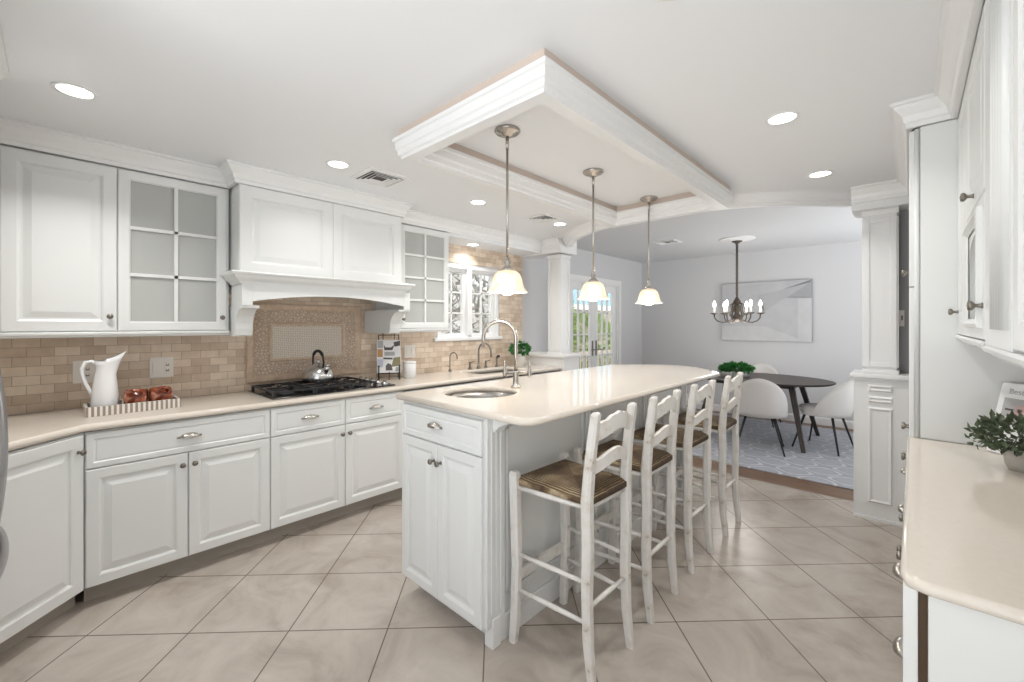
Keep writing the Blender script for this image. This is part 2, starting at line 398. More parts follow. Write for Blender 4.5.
# ceilings, the kitchen one ending in a curve towards the dining room
bcx, bcy, br_ = -1.69, 5.16, 1.66
a0 = math.atan2(4.13-bcy, -3.10-bcx); a1 = math.atan2(4.13-bcy, -.20-bcx)
if a0 > 0: a0 -= 2*PI
BOW = arc(bcx, bcy, br_, a0, a1, 28)
b = B(); out = [(XW, -1.5), (XR, -1.5), (XR, 4.3), (BOW[-1][0], 4.3)]+BOW[::-1]+[(BOW[0][0], 4.3), (XW, 4.3)]
L0 = [b.v(x, y, ZC) for x, y in out]; L1 = [b.v(x, y, ZC+.05) for x, y in out]
es = [b.bm.edges.new((L0[i], L0[(i+1) % len(L0)])) for i in range(len(L0))]; bmesh.ops.triangle_fill(b.bm, use_beauty=True, edges=es)
for i in range(len(L0)): b.face([L0[i], L0[(i+1) % len(L0)], L1[(i+1) % len(L0)], L1[i]])
struct('ceiling', b, CEIL)
b = B(); b.box(XW-.14, 3.4, ZD, XR+.14, 7.58, ZD+.06); struct('ceiling_dining', b, mat('pale_grey_ceiling', (.66, .66, .67), .7))  # dining ceiling one even pale grey, darker than the kitchen ceiling
# bowed header between the two columns, beams over the columns
b = B(); sweep(b, BOW, [(-.08, 2.56), (-.08, 2.355), (-.01, 2.35), (.0, 2.365), (.012, 2.37), (.016, 2.395), (.04, 2.425), (.045, 2.455), (0, 2.456), (0, 2.56)])
struct('trim_1', b, TRIMW, 'white curved header with crown moulding between kitchen and dining room')
b = B(); b.box(XW, 4.07, 2.285, -3.02, 4.40, 2.56); struct('beam', b, TRIMW, 'white beam over the left column')
b = B(); b.box(-.33, 4.07, 2.275, XR, 4.40, 2.56); struct('beam', b, TRIMW, 'white beam over the right column')
b = B(); b.box(XW, 2.60, 2.30, -3.32, 4.07, ZC); struct('trim_2', b, CEIL, 'lowered soffit above the kitchen window')
# crown moulding
CROWN = [(0, 2.328), (.020, 2.328), (.022, 2.348), (.028, 2.354), (.034, 2.380), (.058, 2.412), (.062, 2.422), (.075, 2.426), (.075, 2.4395), (0, 2.4395)]
b = B(); sweep(b, [(-3.31, -.62), (-3.31, .792), (-3.13, .792), (-3.13, 1.988), (-3.31, 1.988), (-3.31, 2.62), (-3.32, 2.62), (-3.32, 4.07), (-3.02, 4.07)], CROWN)
struct('trim_3', b, TRIMW, 'white crown moulding along the upper cabinets and hood')
b = B(); sweep(b, [(-.33, 4.07), (.0, 4.07), (0.0, 2.685), (.145, 2.685), (.145, -.6)], CROWN)
struct('trim_4', b, TRIMW, 'white crown moulding along the right-hand cabinets')
# floating rectangular moulding below the kitchen ceiling
RING = [(-1.965, 1.195), (-1.965, 3.41), (-.955, 3.41), (-.955, 1.195)]
prof = [(0, 2.392), (0, 2.375), (-.008, 2.37), (-.010, 2.335), (-.018, 2.328), (-.020, 2.305), (-.030, 2.298), (-.030, 2.285), (-.09, 2.285), (-.09, 2.298), (-.10, 2.305), (-.102, 2.328), (-.115, 2.335), (-.118, 2.37), (-.13, 2.375), (-.13, 2.392)]
b = B(); sweep(b, RING[::-1], prof, True)
tr = struct('trim_5', b, TRIMW, 'white rectangular moulding hung below the ceiling around the pendants')
b = B(); sweep(b, RING[::-1], [(-.022, 2.4395), (-.022, 2.391), (-.108, 2.391), (-.108, 2.4395)], True); struct('cove_core', b, COVE, 'tan core above the moulding, tinted for its shaded band', tr)  # core coloured tan to carry the shaded band above the lip
# half walls (pedestals) and square columns
def raised(b, axis_y, x0, z0, x1, z1, d=.016):
    b.rings((x0, z0, x1, z1), [(0, axis_y+.001), (0, axis_y-.004), (.008, axis_y-.004), (.020, axis_y-d), (.034, axis_y-d*.55), (.040, axis_y-d*.55)], axis_y, close=True)
def half_wall(name, x0, x1, lab, px0, px1):
    b = B(); b.box(x0, 4.09, 0, x1, 4.40, 1.035); o = struct(name, b, TRIMW, lab)
    b = B(); b.box(x0-.02 if x0 > -1 else x0, 4.062, 1.035, x1 if x1 > 0 else x1+.02, 4.42, 1.068, .008); b.box(x0, 4.078, 1.02, x1, 4.09, 1.036); struct('cap', b, TRIMW, None, o)
    b = B(); b.box(x0, 4.078, 0, x1, 4.089, .02)
    if px0 is not None:
        raised(b, 4.09, px0, .93, px1, 1.0); raised(b, 4.09, px0, .85, px1, .915); raised(b, 4.09, px0, .12, px1, .835)
    struct('raised_panel', b, TRIMW, None, o); return o
half_wall('wall_half_right', -.32, XR, 'white panelled half wall under the right column', -.245, -.09)
half_wall('wall_half_left', XW, -2.99, 'white half wall under the left column', None, None)
def column(name, x0, x1, y0, y1, lab):
    b = B(); b.box(x0, y0, 1.068, x1, y1, 2.275); o = struct(name, b, TRIMW, lab)
    b = B()
    b.box(x0-.012, y0-.012, 1.068, x1+.012, y1+.012, 1.095, .004); b.box(x0-.012, y0-.012, 2.235, x1+.012, y1+.012, 2.275, .004)
    struct('base_block', b, TRIMW, None, o)
    b = B(); t = .010; f = .035; za, zb = 1.115, 2.215
    for (xa, xb, zz0, zz1) in ((x0, x0+f, za, zb), (x1-f, x1, za, zb), (x0+f, x1-f, za, za+f), (x0+f, x1-f, zb-f, zb)): b.box(xa, y0-t, zz0, xb, y0, zz1, .003)
    for xs, sg in ((x0, -1), (x1, 1)):
        for (ya, yb, zz0, zz1) in ((y0, y0+f, za, zb), (y1-f, y1, za, zb), (y0+f, y1-f, za, za+f), (y0+f, y1-f, zb-f, zb)): b.box(xs, ya, zz0, xs+sg*t, yb, zz1, .003)
    struct('panel_moulding', b, TRIMW, None, o)
column('column', -.265, -.080, 4.155, 4.345, 'white square panelled column on the right half wall')
column('column', -3.27, -3.09, 4.155, 4.345, 'white square panelled column on the left half wall')
b = B(); sweep(b, [(XW, 7.44), (XR, 7.44)], [(0, 0), (.016, 0), (.016, .09), (.008, .105), (0, .11)]); struct('baseboard_back', b, TRIMW)
b = B(); sweep(b, [(XW, 6.65), (XW, 7.44)], [(0, 0), (.016, 0), (.016, .09), (.008, .105), (0, .11)]); struct('baseboard_left', b, TRIMW)
# window_1: pair of gridded casements. Local x runs along +y, outside is +local y
def wframe(b, x0, z0, x1, z1, y0, y1, f, fb=None):
    fb = f if fb is None else fb
    b.box(x0, y0, z0, x0+f, y1, z1); b.box(x1-f, y0, z0, x1, y1, z1); b.box(x0+f, y0, z0, x1-f, y1, z0+fb); b.box(x0+f, y0, z1-f, x1-f, y1, z1)
wn = thing('window_1', 'white double casement window with grids over the kitchen sink', 'window', (XW, WIN[0], 0), PI/2); wn['kind'] = 'structure'; del wn['category']
W = WIN[1]-WIN[0]
b = B(); wframe(b, 0, WIN[2], W, WIN[3], -.012, .12, .035); b.box(W/2-.03, -.012, WIN[2], W/2+.03, .12, WIN[3])
b.box(-.05, -.035, WIN[2]-.025, W+.05, .10, WIN[2]+.012, .006); b.build('frame', TRIMW, wn)
for xa, xb in ((.035, W/2-.03), (W/2+.03, W-.035)):
    b = B(); wframe(b, xa, WIN[2]+.012, xb, WIN[3]-.035, .03, .07, .042)
    b.box((xa+xb)/2-.008, .038, WIN[2]+.05, (xa+xb)/2+.008, .06, WIN[3]-.07)
    for k in (1, 2):
        z = WIN[2]+.05+(WIN[3]-WIN[2]-.12)*k/3; b.box(xa+.042, .038, z-.008, xb-.042, .06, z+.008)
    sa = b.build('sash', TRIMW, wn)
    b = B(); b.box(xa+.04, .048, WIN[2]+.05, xb-.04, .052, WIN[3]-.07); b.build('glass', M['window_glass'], sa)
# door_1: pair of French doors
dr = thing('door_1', 'white French doors with gridded glass in the dining room', 'door', (XW, DOOR[0], 0), PI/2); dr['kind'] = 'structure'; del dr['category']
W = DOOR[1]-DOOR[0]
b = B(); wframe(b, -.08, 0, W+.08, DOOR[3]+.08, -.02, .0, .08, 0); wframe(b, 0, 0, W, DOOR[3], 0, .13, .02, 0.02); b.build('frame', TRIMW, dr)
for i, (xa, xb) in enumerate(((.022, W/2-.002), (W/2+.002, W-.022))):
    b = B(); wframe(b, xa, .02, xb, DOOR[3]-.022, .03, .07, .105, .22)
    for k in (1, 2): x = xa+.105+(xb-xa-.21)*k/3; b.box(x-.010, .034, .24, x+.010, .066, DOOR[3]-.127)
    for k in range(1, 5): z = .24+(DOOR[3]-.127-.24)*k/5; b.box(xa+.105, .034, z-.010, xb-.105, .066, z+.010)
    lf = b.build('door_leaf', TRIMW, dr)
    b = B(); b.box(xa+.104, .048, .23, xb-.104, .052, DOOR[3]-.12); b.build('glass', M['window_glass'], lf)
    xh = xb-.05 if i == 0 else xa+.05; sg = -1 if i == 0 else 1
    b = B(); b.box(xh-.02, .022, .93, xh+.02, .03, 1.17, .003); b.tube([(xh, .03, 1.03), (xh, -.02, 1.03), (xh+sg*.02, -.03, 1.03), (xh+sg*.12, -.03, 1.025)], .008); b.build('lever_handle', PEWTER, lf)
# ================================================================== CABINET BUILDERS
def carcass(t, w_, z0, z1, depth, hollow=False, toe=True, name='body', shelves=()):
    b = B()
    if hollow:
        th = .018
        b.box(0, 0, z0, th, depth, z1); b.box(w_-th, 0, z0, w_, depth, z1); b.box(th, 0, z0, w_-th, depth, z0+th); b.box(th, 0, z1-th, w_-th, depth, z1); b.box(th, depth-.01, z0+th, w_-th, depth, z1-th)
    else: b.box(0, 0, z0, w_, depth, z1)
    o = b.build(name, PAINT, t)
    if hollow:
        for z in shelves:
            b = B(); b.box(.018, .03, z, w_-.018, depth-.01, z+.018); b.build('shelf', INSIDE, t)
        b = B(); b.box(.0185, depth-.014, z0+.0185, w_-.0185, depth-.0105, z1-.0185); b.build('back_panel', INSIDE, t)
    if toe:
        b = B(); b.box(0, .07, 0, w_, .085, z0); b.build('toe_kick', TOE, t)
    return o
def base_cab(label, loc, rz, w_, depth, drawers, doors, ztop=.885, dz=.699, z0=.10, group=None, zbody=None):
    t = thing('base_cabinet', label, 'cabinet', loc, rz, group)
    carcass(t, w_, z0, zbody or ztop, depth)
    g = .0025
    for (xa, xb) in drawers:
        b = B(); b.drawer_front(xa+g, dz+g, xb-g, ztop-.006); d = b.build('drawer', PAINT, t); cup_pull(d, (xa+xb)/2, dz+(ztop-dz)*.50)
    top = dz if drawers else ztop-.006
    for (xa, xb, side) in doors:
        b = B(); b.door(xa+g, z0+.004, xb-g, top-g); d = b.build('door', PAINT, t)
        knob_at(d, xb-.028 if side > 0 else xa+.028, top-.065)
    return t
XF = -3.045
# range run
base_cab('wide white base cabinet with one long drawer over two doors, left of the cooktop', (XF, .102, 0), PI/2, .849, .60, [(.0, .849)], [(0, .420, 1), (.420, .849, -1)])
base_cab('white base cabinet with two drawers and two doors below the black cooktop', (XF, .951, 0), PI/2, .997, .60, [(0, .500), (.500, .997)], [(0, .500, 1), (.500, .997, -1)])
base_cab('white sink base cabinet behind the island, below the kitchen window', (XF, 1.948, 0), PI/2, 2.115, .60, [(0, .6), (.6, 1.5), (1.5, 2.115)], [(0, .6, 1), (.6, 1.05, 1), (1.05, 1.5, -1), (1.5, 2.115, -1)], zbody=.69)
# diagonal corner unit
dl = .629
t = thing('corner_cabinet', 'angled white corner base cabinet with a single tall door, beside the fridge', 'cabinet', (-2.6, -.345, 0), math.radians(135))
b = B(); bot = [(0, 0), (dl, 0), (dl+.60*.414*0+.30, .30), (dl/2, .90), (-.25, .25)]
b.hexa([(x, y, .10) for x, y in bot], [(x, y, .885) for x, y in bot]); b.build('body', PAINT, t)
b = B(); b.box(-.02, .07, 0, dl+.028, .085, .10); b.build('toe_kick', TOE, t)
b = B(); b.door(.02, .104, dl-.02, .878, fr=.062); d = b.build('door', PAINT, t); knob_at(d, dl-.05, .80)
# range worktop with a sink cut-out
KS = (-3.315, 3.27)
def rrect(cx, cy, hx, hy, r, n=5):
    o = []
    for (sx, sy, a) in ((1, 1, 0), (-1, 1, PI/2), (-1, -1, PI), (1, -1, 1.5*PI)):
        o += [(cx+sx*(hx-r)+r*math.cos(a+PI/2*i/n), cy+sy*(hy-r)+r*math.sin(a+PI/2*i/n)) for i in range(n+1)]
    return o
b = B(); b.slab([(XW+.011, 4.085), (XW+.011, -.975), (-2.603, -.975), (-2.603, -.315), (-3.015, .10), (-3.015, 4.085)], .893, .93, [rrect(KS[0], KS[1], .19, .36, .06)])
tag(b.build('worktop', M['quartz_worktop']), 'long beige quartz worktop running along the range wall to the left column', 'countertop')
b = B(); P1 = rrect(KS[0], KS[1], .20, .37, .06); P2 = rrect(KS[0], KS[1], .19, .36, .06); P3 = rrect(KS[0], KS[1], .17, .34, .06)
b.loft([[(x, y, .892) for x, y in P1], [(x, y, .8915) for x, y in P2], [(x, y, .74) for x, y in P3], [(x, y, .70) for x, y in rrect(KS[0], KS[1], .12, .29, .06)]], True, False, True); f = b.poly([(x, y, .70) for x, y in rrect(KS[0], KS[1], .12, .29, .06)])
tag(b.build('kitchen_sink', M['sink_steel']), 'stainless undermount sink below the kitchen window', 'sink')
# upper cabinets on the range wall
def light_rail(t, w_, z):
    prof = ((.02, z), (-.022, z), (-.028, z-.006), (-.026, z-.016), (-.012, z-.022), (-.008, z-.030), (.02, z-.030))
    b = B(); b.loft([[(x, y, zz) for y, zz in prof] for x in (0, w_)]); return b.build('light_rail', PAINT, t)
def glass_door(t, x0, z0, x1, z1, cols, rows, side, kz):
    b = B(); b.frame(x0, z0, x1, z1, fr=.055)
    for k in range(1, cols): x = x0+.055+(x1-x0-.11)*k/cols; b.box(x-.009, -.018, z0+.05, x+.009, -.004, z1-.05)
    for k in range(1, rows): z = z0+.055+(z1-z0-.11)*k/rows; b.box(x0+.05, -.018, z-.009, x1-.05, -.004, z+.009)
    d = b.build('door', PAINT, t)
    b = B(); b.box(x0+.05, -.0035, z0+.05, x1-.05, -.0005, z1-.05); b.build('glass', M['cabinet_glass'], d)
    knob_at(d, x1-.028 if side > 0 else x0+.028, kz); return d
ZU0, ZU1 = 1.39, 2.325
t = thing('upper_cabinet', 'solid white upper cabinet at the far left above the white pitcher', 'cabinet', (-3.31, -.62, 0), PI/2)
carcass(t, .862, ZU0, ZU1, .338, toe=False)
for xa, xb, sd in ((0, .432, 1), (.432, .862, 1)):
    b = B(); b.door(xa+.002, ZU0+.003, xb-.002, ZU1-.008, fr=.062); d = b.build('door', PAINT, t); knob_at(d, xb-.032, ZU0+.085)
light_rail(t, .862, ZU0)
t = thing('glass_upper_cabinet', 'white upper cabinet with gridded glass door, left of the range hood', 'cabinet', (-3.31, .242, 0), PI/2)
carcass(t, .545, ZU0, ZU1, .338, True, False, shelves=(1.70, 2.0))
glass_door(t, .002, ZU0+.003, .530, ZU1-.008, 2, 3, 1, ZU0+.085); light_rail(t, .545, ZU0)
t = thing('glass_upper_cabinet', 'narrow white upper cabinet with gridded glass door, between range hood and window', 'cabinet', (-3.31, 2.045, 0), PI/2)
carcass(t, .575, ZU0, ZU1, .338, True, False, shelves=(1.70, 2.0))
glass_door(t, .030, ZU0+.003, .573, ZU1-.008, 2, 4, -1, ZU0+.085); light_rail(t, .575, ZU0)
# mantel range hood
t = thing('range_hood', 'large white panelled mantel hood with arched frieze and corbels over the cooktop', 'hood', (-3.13, .80, 0), PI/2)
HW = 1.18; D_ = .518
b = B(); b.box(0, 0, 1.72, HW, D_, 2.43); b.build('body', PAINT, t)
for xa, xb in ((.0, .60), (.60, HW)):
    b = B(); b.door(xa+.0005, 1.76, xb-.0005, 2.325, yf=-.014, fr=.075, th=.014); b.build('panel', PAINT, t)
b = B(); sweep(b, [(.06, .15), (.06, 0), (HW-.07, 0), (HW-.07, .15)], [(.0, 1.762), (.125, 1.762), (.13, 1.754), (.125, 1.744), (.11, 1.74), (.10, 1.72), (.075, 1.70), (.072, 1.688), (.0, 1.688)])
b.build('mantel_shelf', PAINT, t)
# arched frieze board: front plate plus returns
b = B(); xa, xb = .0, HW+.045; yf0, yf1 = -.07, -.03
def zarch(x): u = (x-.5*(xa+xb))/(.5*(xb-xa)-.06); return 1.578+.052*(1-min(1, u*u)) if abs(u) < 1 else 1.552
xs = [xa, xa+.059]+[xa+.06+(xb-xa-.12)*i/24 for i in range(25)]+[xb-.059, xb]
for x0_, x1_ in zip(xs, xs[1:]):
    za, zb = zarch(x0_+1e-5), zarch(x1_-1e-5)
    if x1_-x0_ > .002: b.hexa([(x0_, yf0, za), (x1_, yf0, zb), (x1_, yf1, zb), (x0_, yf1, za)], [(x0_, yf0, 1.69), (x1_, yf0, 1.69), (x1_, yf1, 1.69), (x0_, yf1, 1.69)])
b.box(xa, yf1, 1.552, xa+.03, .17, 1.69); b.box(xb-.03, yf1, 1.552, xb, .17, 1.69); b.box(xa+.03, yf1, 1.655, xb-.03, D_-.01, 1.69)
b.build('frieze', PAINT, t)
for x0_, x1_ in ((.0, .10), (HW-.055, HW+.045)):
    b = B(); pts = [(D_-.008, 1.552), (D_-.008, 1.352), (.10, 1.352), (.085, 1.36), (.075, 1.40)]
    for i in range(9): a = PI/2*i/8; pts.append((.075-.135*(1-math.cos(a)), 1.41+.125*math.sin(a)))
    pts += [(-.062, 1.552)]
    b.loft([[(x, y, z) for y, z in pts] for x in (x0_, x1_)]); b.build('corbel', PAINT, t)
# tile mural behind the cooktop
t = thing('trim_6', 'carved stone tile panel with a basket-weave centre behind the cooktop', 'x', (XW+.010, .98, 0), PI/2); t['kind'] = 'structure'; del t['category']
b = B(); b.rings((0, .985, .91, 1.593), [(0, 0), (0, -.016), (.012, -.024), (.035, -.022), (.052, -.012), (.058, -.006), (.058, 0)], 0, close=False); b.build('border_moulding', M['travertine'], t)
b = B(); b.rings((.056, 1.041, .854, 1.537), [(0, 0), (0, -.012), (.105, -.012), (.105, 0)], 0, close=False); b.build('carved_border', M['carved_stone'], t)
b = B(); b.rings((.152, 1.139, .758, 1.443), [(0, 0), (0, -.020), (.008, -.026), (.022, -.020), (.026, -.008), (.026, 0)], 0, close=False); b.build('inner_moulding', M['travertine'], t)
b = B(); b.box(.17, -.009, 1.155, .74, 0, 1.43); o = b.build('woven_centre', M['basket_weave'], t)
# cooktop
CT = (-3.34, 1.44); t = thing('cooktop', 'black five-burner gas cooktop set into the beige worktop', 'cooktop', (CT[0], CT[1], .9305), PI/2)
b = B(); b.box(-.46, -.26, 0, .46, .26, .010, .004); b.build('glass_plate', BLACKG, t)
for (x, y) in ((-.33, -.13), (-.33, .13), (-.04, 0), (.22, -.13), (.22, .13)):
    b = B(); b.lathe([(.052, .010), (.050, .020), (.032, .022), (.032, .030), (.0, .031)], (x, y, 0), 18); b.build('burner', BLACK, t)
for (xa, xb) in ((-.445, -.175), (-.172, .095), (.098, .30)):
    b = B()
    for x in (xa+.008, xb-.008): b.box(x-.006, -.235, .036, x+.006, .235, .048, .002)
    for y in (-.228, 0, .228): b.box(xa, y-.006, .036, xb, y+.006, .048, .002)
    xm = (xa+xb)/2
    for y in (-.13, .13): b.box(xa+.01, y-.005, .036, xm-.03, y+.005, .050); b.box(xm+.03, y-.005, .036, xb-.01, y+.005, .050)
    for y in (-.2, -.07, .07, .2): b.box(xm-.005, y-.035, .036, xm+.005, y+.035, .050)
    for x in (xa+.008, xb-.008):
        for y in (-.228, .228): b.box(x-.008, y-.008, .010, x+.008, y+.008, .037)
    b.build('grate', BLACK, t)
for y in (-.20, -.10, 0, .10, .20):
    b = B(); b.lathe([(.024, .010), (.022, .014), (.018, .030), (.015, .034), (0, .034)], (.40, y, 0), 16); b.box(.396, y-.02, .03, .404, y+.02, .042, .001); b.build('knob', STEEL, t)
# kettle
t = thing('kettle', 'round stainless whistling kettle with a black handle on the cooktop', 'kettle', (-3.42, 1.42, .981), math.radians(5))
b = B(); b.lathe([(.0, 0), (.088, 0), (.098, .01), (.102, .03), (.098, .06), (.082, .088), (.055, .105), (.034, .112), (.032, .116), (0, .120)], (0, 0, 0), 32, cap=False)
b.build('body', STEEL, t)
b = B(); b.lathe([(.033, .113), (.030, .120), (.012, .125), (.010, .132), (.014, .138), (.010, .145), (0, .146)], (0, 0, 0), 18, cap=False); b.build('lid', STEEL, t)
b = B(); b.tube([(.075, 0, .06), (.105, 0, .085), (.122, 0, .112)], [.022, .016, .013], 14); b.lathe([(.016, .108), (.017, .116), (.006, .125), (0, .126)], (.122, 0, 0), 12); b.build('spout', STEEL, t)
b = B(); hp = [(.062, 0, .095), (.070, 0, .130)]+[(-.005+.068*math.cos(a), 0, .150+.055*math.sin(a)) for a in [PI*k/10 for k in range(1, 10)]]+[(-.074, 0, .13), (-.066, 0, .095)]
b.tube(hp, [.006]*3+[.010]*7+[.006]*3, 10); b.build('handle', BLACK, t); t.scale = (1.17, 1.17, 1.17)
# wall plates
def outlet(label, y, z, w_, h, slots, switch=None):
    t = thing('wall_outlet', label, 'outlet', (XW+.010, y, z), PI/2)
    b = B(); b.box(-w_/2, -.007, -h/2, w_/2, 0, h/2, .003); b.build('cover_plate', PLASTIC, t)
    for x in slots:
        b = B(); b.box(x-.017, -.010, -.034, x+.017, -.0065, .034, .002); r = b.build('receptacle', PLASTIC, t)
        for zz in (-.018, .018):
            b = B(); b.box(x-.008, -.0108, zz-.004, x-.005, -.0098, zz+.006); b.box(x+.005, -.0108, zz-.004, x+.008, -.0098, zz+.006); b.box(x-.008, -.0104, zz-.010, x+.008, -.0098, zz-.003); b.build('slot', PLASTD, r)
    for x in switch or ():
        b = B(); b.box(x-.017, -.011, -.034, x+.017, -.0065, .034, .003); b.build('rocker_switch', PLASTIC, t)
outlet('cream wall outlet partly hidden behind the white pitcher', .135, 1.145, .125, .135, [.0])
outlet('cream wall plate with a switch and an outlet, right of the white pitcher', .485, 1.145, .125, .135, [.03], [-.03])
outlet('cream double switch plate above the white canister', 2.41, 1.160, .125, .125, [], [-.03, .03])
# tray, pitcher, mugs
t = thing('tray', 'long striped brown and white tray on the beige worktop', 'tray', (-3.335, .315, .9305), math.radians(90))
b = B(); hx, hy = .205, .10
for (sx0, sy0, sx1, sy1) in ((-hx, -hy, hx, -hy+.012), (-hx, hy-.012, hx, hy), (-hx, -hy+.012, -hx+.012, hy-.012), (hx-.012, -hy+.012, hx, hy-.012)): b.box(sx0, sy0, 0, sx1, sy1, .052)
b.build('rim', M['striped_tray_side'], t); b = B(); b.box(-hx+.012, -hy+.012, 0, hx-.012, hy-.012, .008); b.build('base', M['dark_walnut'], t)
t = thing('pitcher', 'tall white ceramic pitcher standing in the striped tray', 'pitcher', (-3.345, .195, .939), math.radians(85))
b = B(); loops = []
for r, z in ((.056, 0), (.060, .004), (.061, .03), (.058, .09), (.052, .15), (.045, .205), (.040, .24), (.041, .268), (.046, .298)):
    k = max(0, (z-.20)/.085); lp = []
    for i in range(32):
        a = 2*PI*i/32; c = math.cos(a); sp = max(0, c)**3*k
        lp.append((r*c+sp*.038, r*math.sin(a)*(1-.25*sp), z+sp*.035-(.012*k if c < 0 else 0)))
    loops.append(lp)
for r, z in ((.042, .296), (.037, .268), (.036, .24), (.041, .20), (.05, .10)):
    k = max(0, (z-.20)/.085); lp = []
    for i in range(32):
        a = 2*PI*i/32; c = math.cos(a); sp = max(0, c)**3*k
        lp.append((r*c+sp*.037, r*math.sin(a)*(1-.25*sp), z+sp*.034-(.012*k if c < 0 else 0)))
    loops.append(lp)
b.loft(loops, True, True, True); b.build('body', PORC, t)
b = B(); b.tube([(-.040, 0, .270), (-.055, 0, .285), (-.080, 0, .280), (-.094, 0, .25), (-.092, 0, .21), (-.078, 0, .16), (-.062, 0, .12), (-.054, 0, .10)], [.011, .011, .010, .010, .009, .009, .009, .012], 12); b.build('handle', PORC, t)
def mug(label, loc, rz):
    t = thing('mug', label, 'mug', loc, rz, 'glazed mugs in the tray')
    b = B(); b.lathe([(0, .0), (.034, 0), (.040, .01), (.042, .05), (.039, .085), (.037, .087), (.036, .08), (.038, .05), (.034, .012), (0, .010)], (0, 0, .043), 24, 'x', cap=False); b.build('body', M['amber_glaze'], t)
    b = B(); b.tube([(x, -r*.72, .043+r*.55) for x, r in ((.016, .038), (.016, .060), (.030, .074), (.052, .074), (.066, .060), (.066, .038))], .0075, 8); b.build('handle', M['amber_glaze'], t); t.scale = (1.15, 1.3, 1.35)
mug('amber glazed mug lying on its side next to the white pitcher', (-3.325, .275, .939), math.radians(80))
mug('amber glazed mug lying at the right end of the striped tray', (-3.33, .385, .939), math.radians(97))
# cookbook on an iron stand, canister
t = thing('cookbook_stand', 'black iron cookbook stand beside the cooktop knobs', 'stand', (-3.462, 2.07, .9305), math.radians(62))
b = B(); L = lambda p, q, r=.005: b.tube([p, q], r, 6)
for x in (-.09, .09): L((x, -.03, 0), (x, -.03, .12), .006); L((x, -.01, .05), (x, .085, .40)); L((x, .06, .30), (x, .15, 0)); L((x, -.03, .055), (x, -.01, .055)); L((x, -.03, .12), (x, -.03, .13), .009)
L((-.09, -.01, .07), (.09, -.01, .07)); L((-.09, .06, .30), (.09, .06, .30)); L((0, -.03, 0), (0, -.03, .07)); L((-.09, -.03, .058), (.09, -.03, .058)); L((-.09, .085, .40), (.09, .085, .40), .004)
for x in (-.05, .05): b.tube([(x, .075, .36), (x, .088, .41), (x+.01, .095, .425), (x, .10, .41)], .004, 6)
b.build('frame', BLACK, t)
t = thing('cookbook', 'open cookbook with food photographs propped on the black iron stand', 'book', (-3.462, 2.07, .9305), math.radians(62))
bt = math.radians(-15)
def onbook(x, z, d): # plane of the leaning book
    return (x, -.022+ (z)*math.tan(math.radians(15))-d, .064+z)
def bookpoly(b, pts, d): b.poly([onbook(x, z, d) for x, z in pts])
b = B(); b.hexa([onbook(-.105, 0, 0), onbook(.105, 0, 0), onbook(.105, 0, -.012), onbook(-.105, 0, -.012)], [onbook(-.105, .29, 0), onbook(.105, .29, 0), onbook(.105, .29, -.012), onbook(-.105, .29, -.012)]); b.build('pages', PAPER, t)
for mt, pts in ((PGREY, [(-.10, .22), (-.05, .22), (-.05, .285), (-.10, .285)]), (PINK2, [(-.04, .20), (.03, .20), (.05, .25), (.02, .225), (-.03, .225), (-.045, .25)]), (PINK2, [(.05, .23), (.10, .24), (.10, .285), (.04, .27)]), (PORANGE, [(-.10, .14), (-.055, .14), (-.055, .21), (-.10, .21)]), (PGREY, [(-.04, .15), (.05, .15), (.05, .185), (-.04, .185)]), (PGREEN, [(.02, .05), (.10, .06), (.10, .14), (.04, .13)]), (PLILAC, [(-.10, .05), (-.055, .05), (-.05, .12), (-.10, .12)]), (PINK2, [(-.03, .02), (.03, .02), (.02, .07), (-.01, .085), (-.03, .06)]), (PGREY, [(.05, .01), (.10, .01), (.10, .05), (.06, .05)]), (PINK2, [(-.05, .12), (.03, .115), (.03, .13), (-.05, .135)])):
    b = B(); bookpoly(b, pts, .0008); b.build('picture', mt, t)
t = thing('canister', 'white ceramic canister with lid, right of the cookbook stand', 'canister', (-3.445, 2.275, .9305))
b = B(); b.lathe([(0, 0), (.056, 0), (.060, .004), (.060, .128), (.057, .132), (0, .132)], (0, 0, 0), 28, cap=False); b.build('body', PORC, t)
b = B(); b.lathe([(.058, .1325), (.061, .136), (.061, .150), (.055, .155), (0, .157)], (0, 0, 0), 28, cap=False); b.build('lid', PORC, t)
# kitchen faucets on the range-wall worktop
def gooseneck(b, p, d, h, reach, r=.010, drop=.05):
    """spout: up h from p, over by reach in direction d, down by drop"""
    x, y, z = p; R = reach/2; pts = [(x, y, z), (x, y, z+(h-R)*.5), (x, y, z+h-R)]
    for k in range(1, 11):
        a = PI-PI*k/10; q = R+R*math.cos(a); pts.append((x+d[0]*q, y+d[1]*q, z+h-R+R*math.sin(a)))
    pts.append((x+d[0]*reach, y+d[1]*reach, z+h-R-drop)); b.tube(pts, r, 12)
t = thing('kitchen_faucet', 'pewter gooseneck kitchen faucet with two side handles under the window', 'faucet', (-3.575, 3.27, .9305))
b = B(); gooseneck(b, (0, 0, .02), (1, .0), .27, .20, .010); b.lathe([(.026, 0), (.024, .012), (.014, .03), (.012, .06), (0, .06)], (0, 0, 0), 16); b.build('spout', PEWTER, t)
for y in (-.13, .11):
    b = B(); b.lathe([(.024, 0), (.022, .010), (.012, .03), (.011, .075), (.014, .08), (0, .085)], (0, y, 0), 14); b.tube([(0, y, .075), (.03, y+.01, .082), (.062, y+.015, .092)], .005, 8); b.build('handle', PEWTER, t)
t = thing('filter_faucet', 'small pewter filtered-water tap left of the kitchen faucet', 'faucet', (-3.575, 2.86, .9305))
b = B(); gooseneck(b, (0, 0, .01), (.95, .3), .19, .09, .006, .02); b.lathe([(.018, 0), (.016, .012), (.009, .03), (0, .03)], (0, 0, 0), 14); b.build('spout', PEWTER, t)
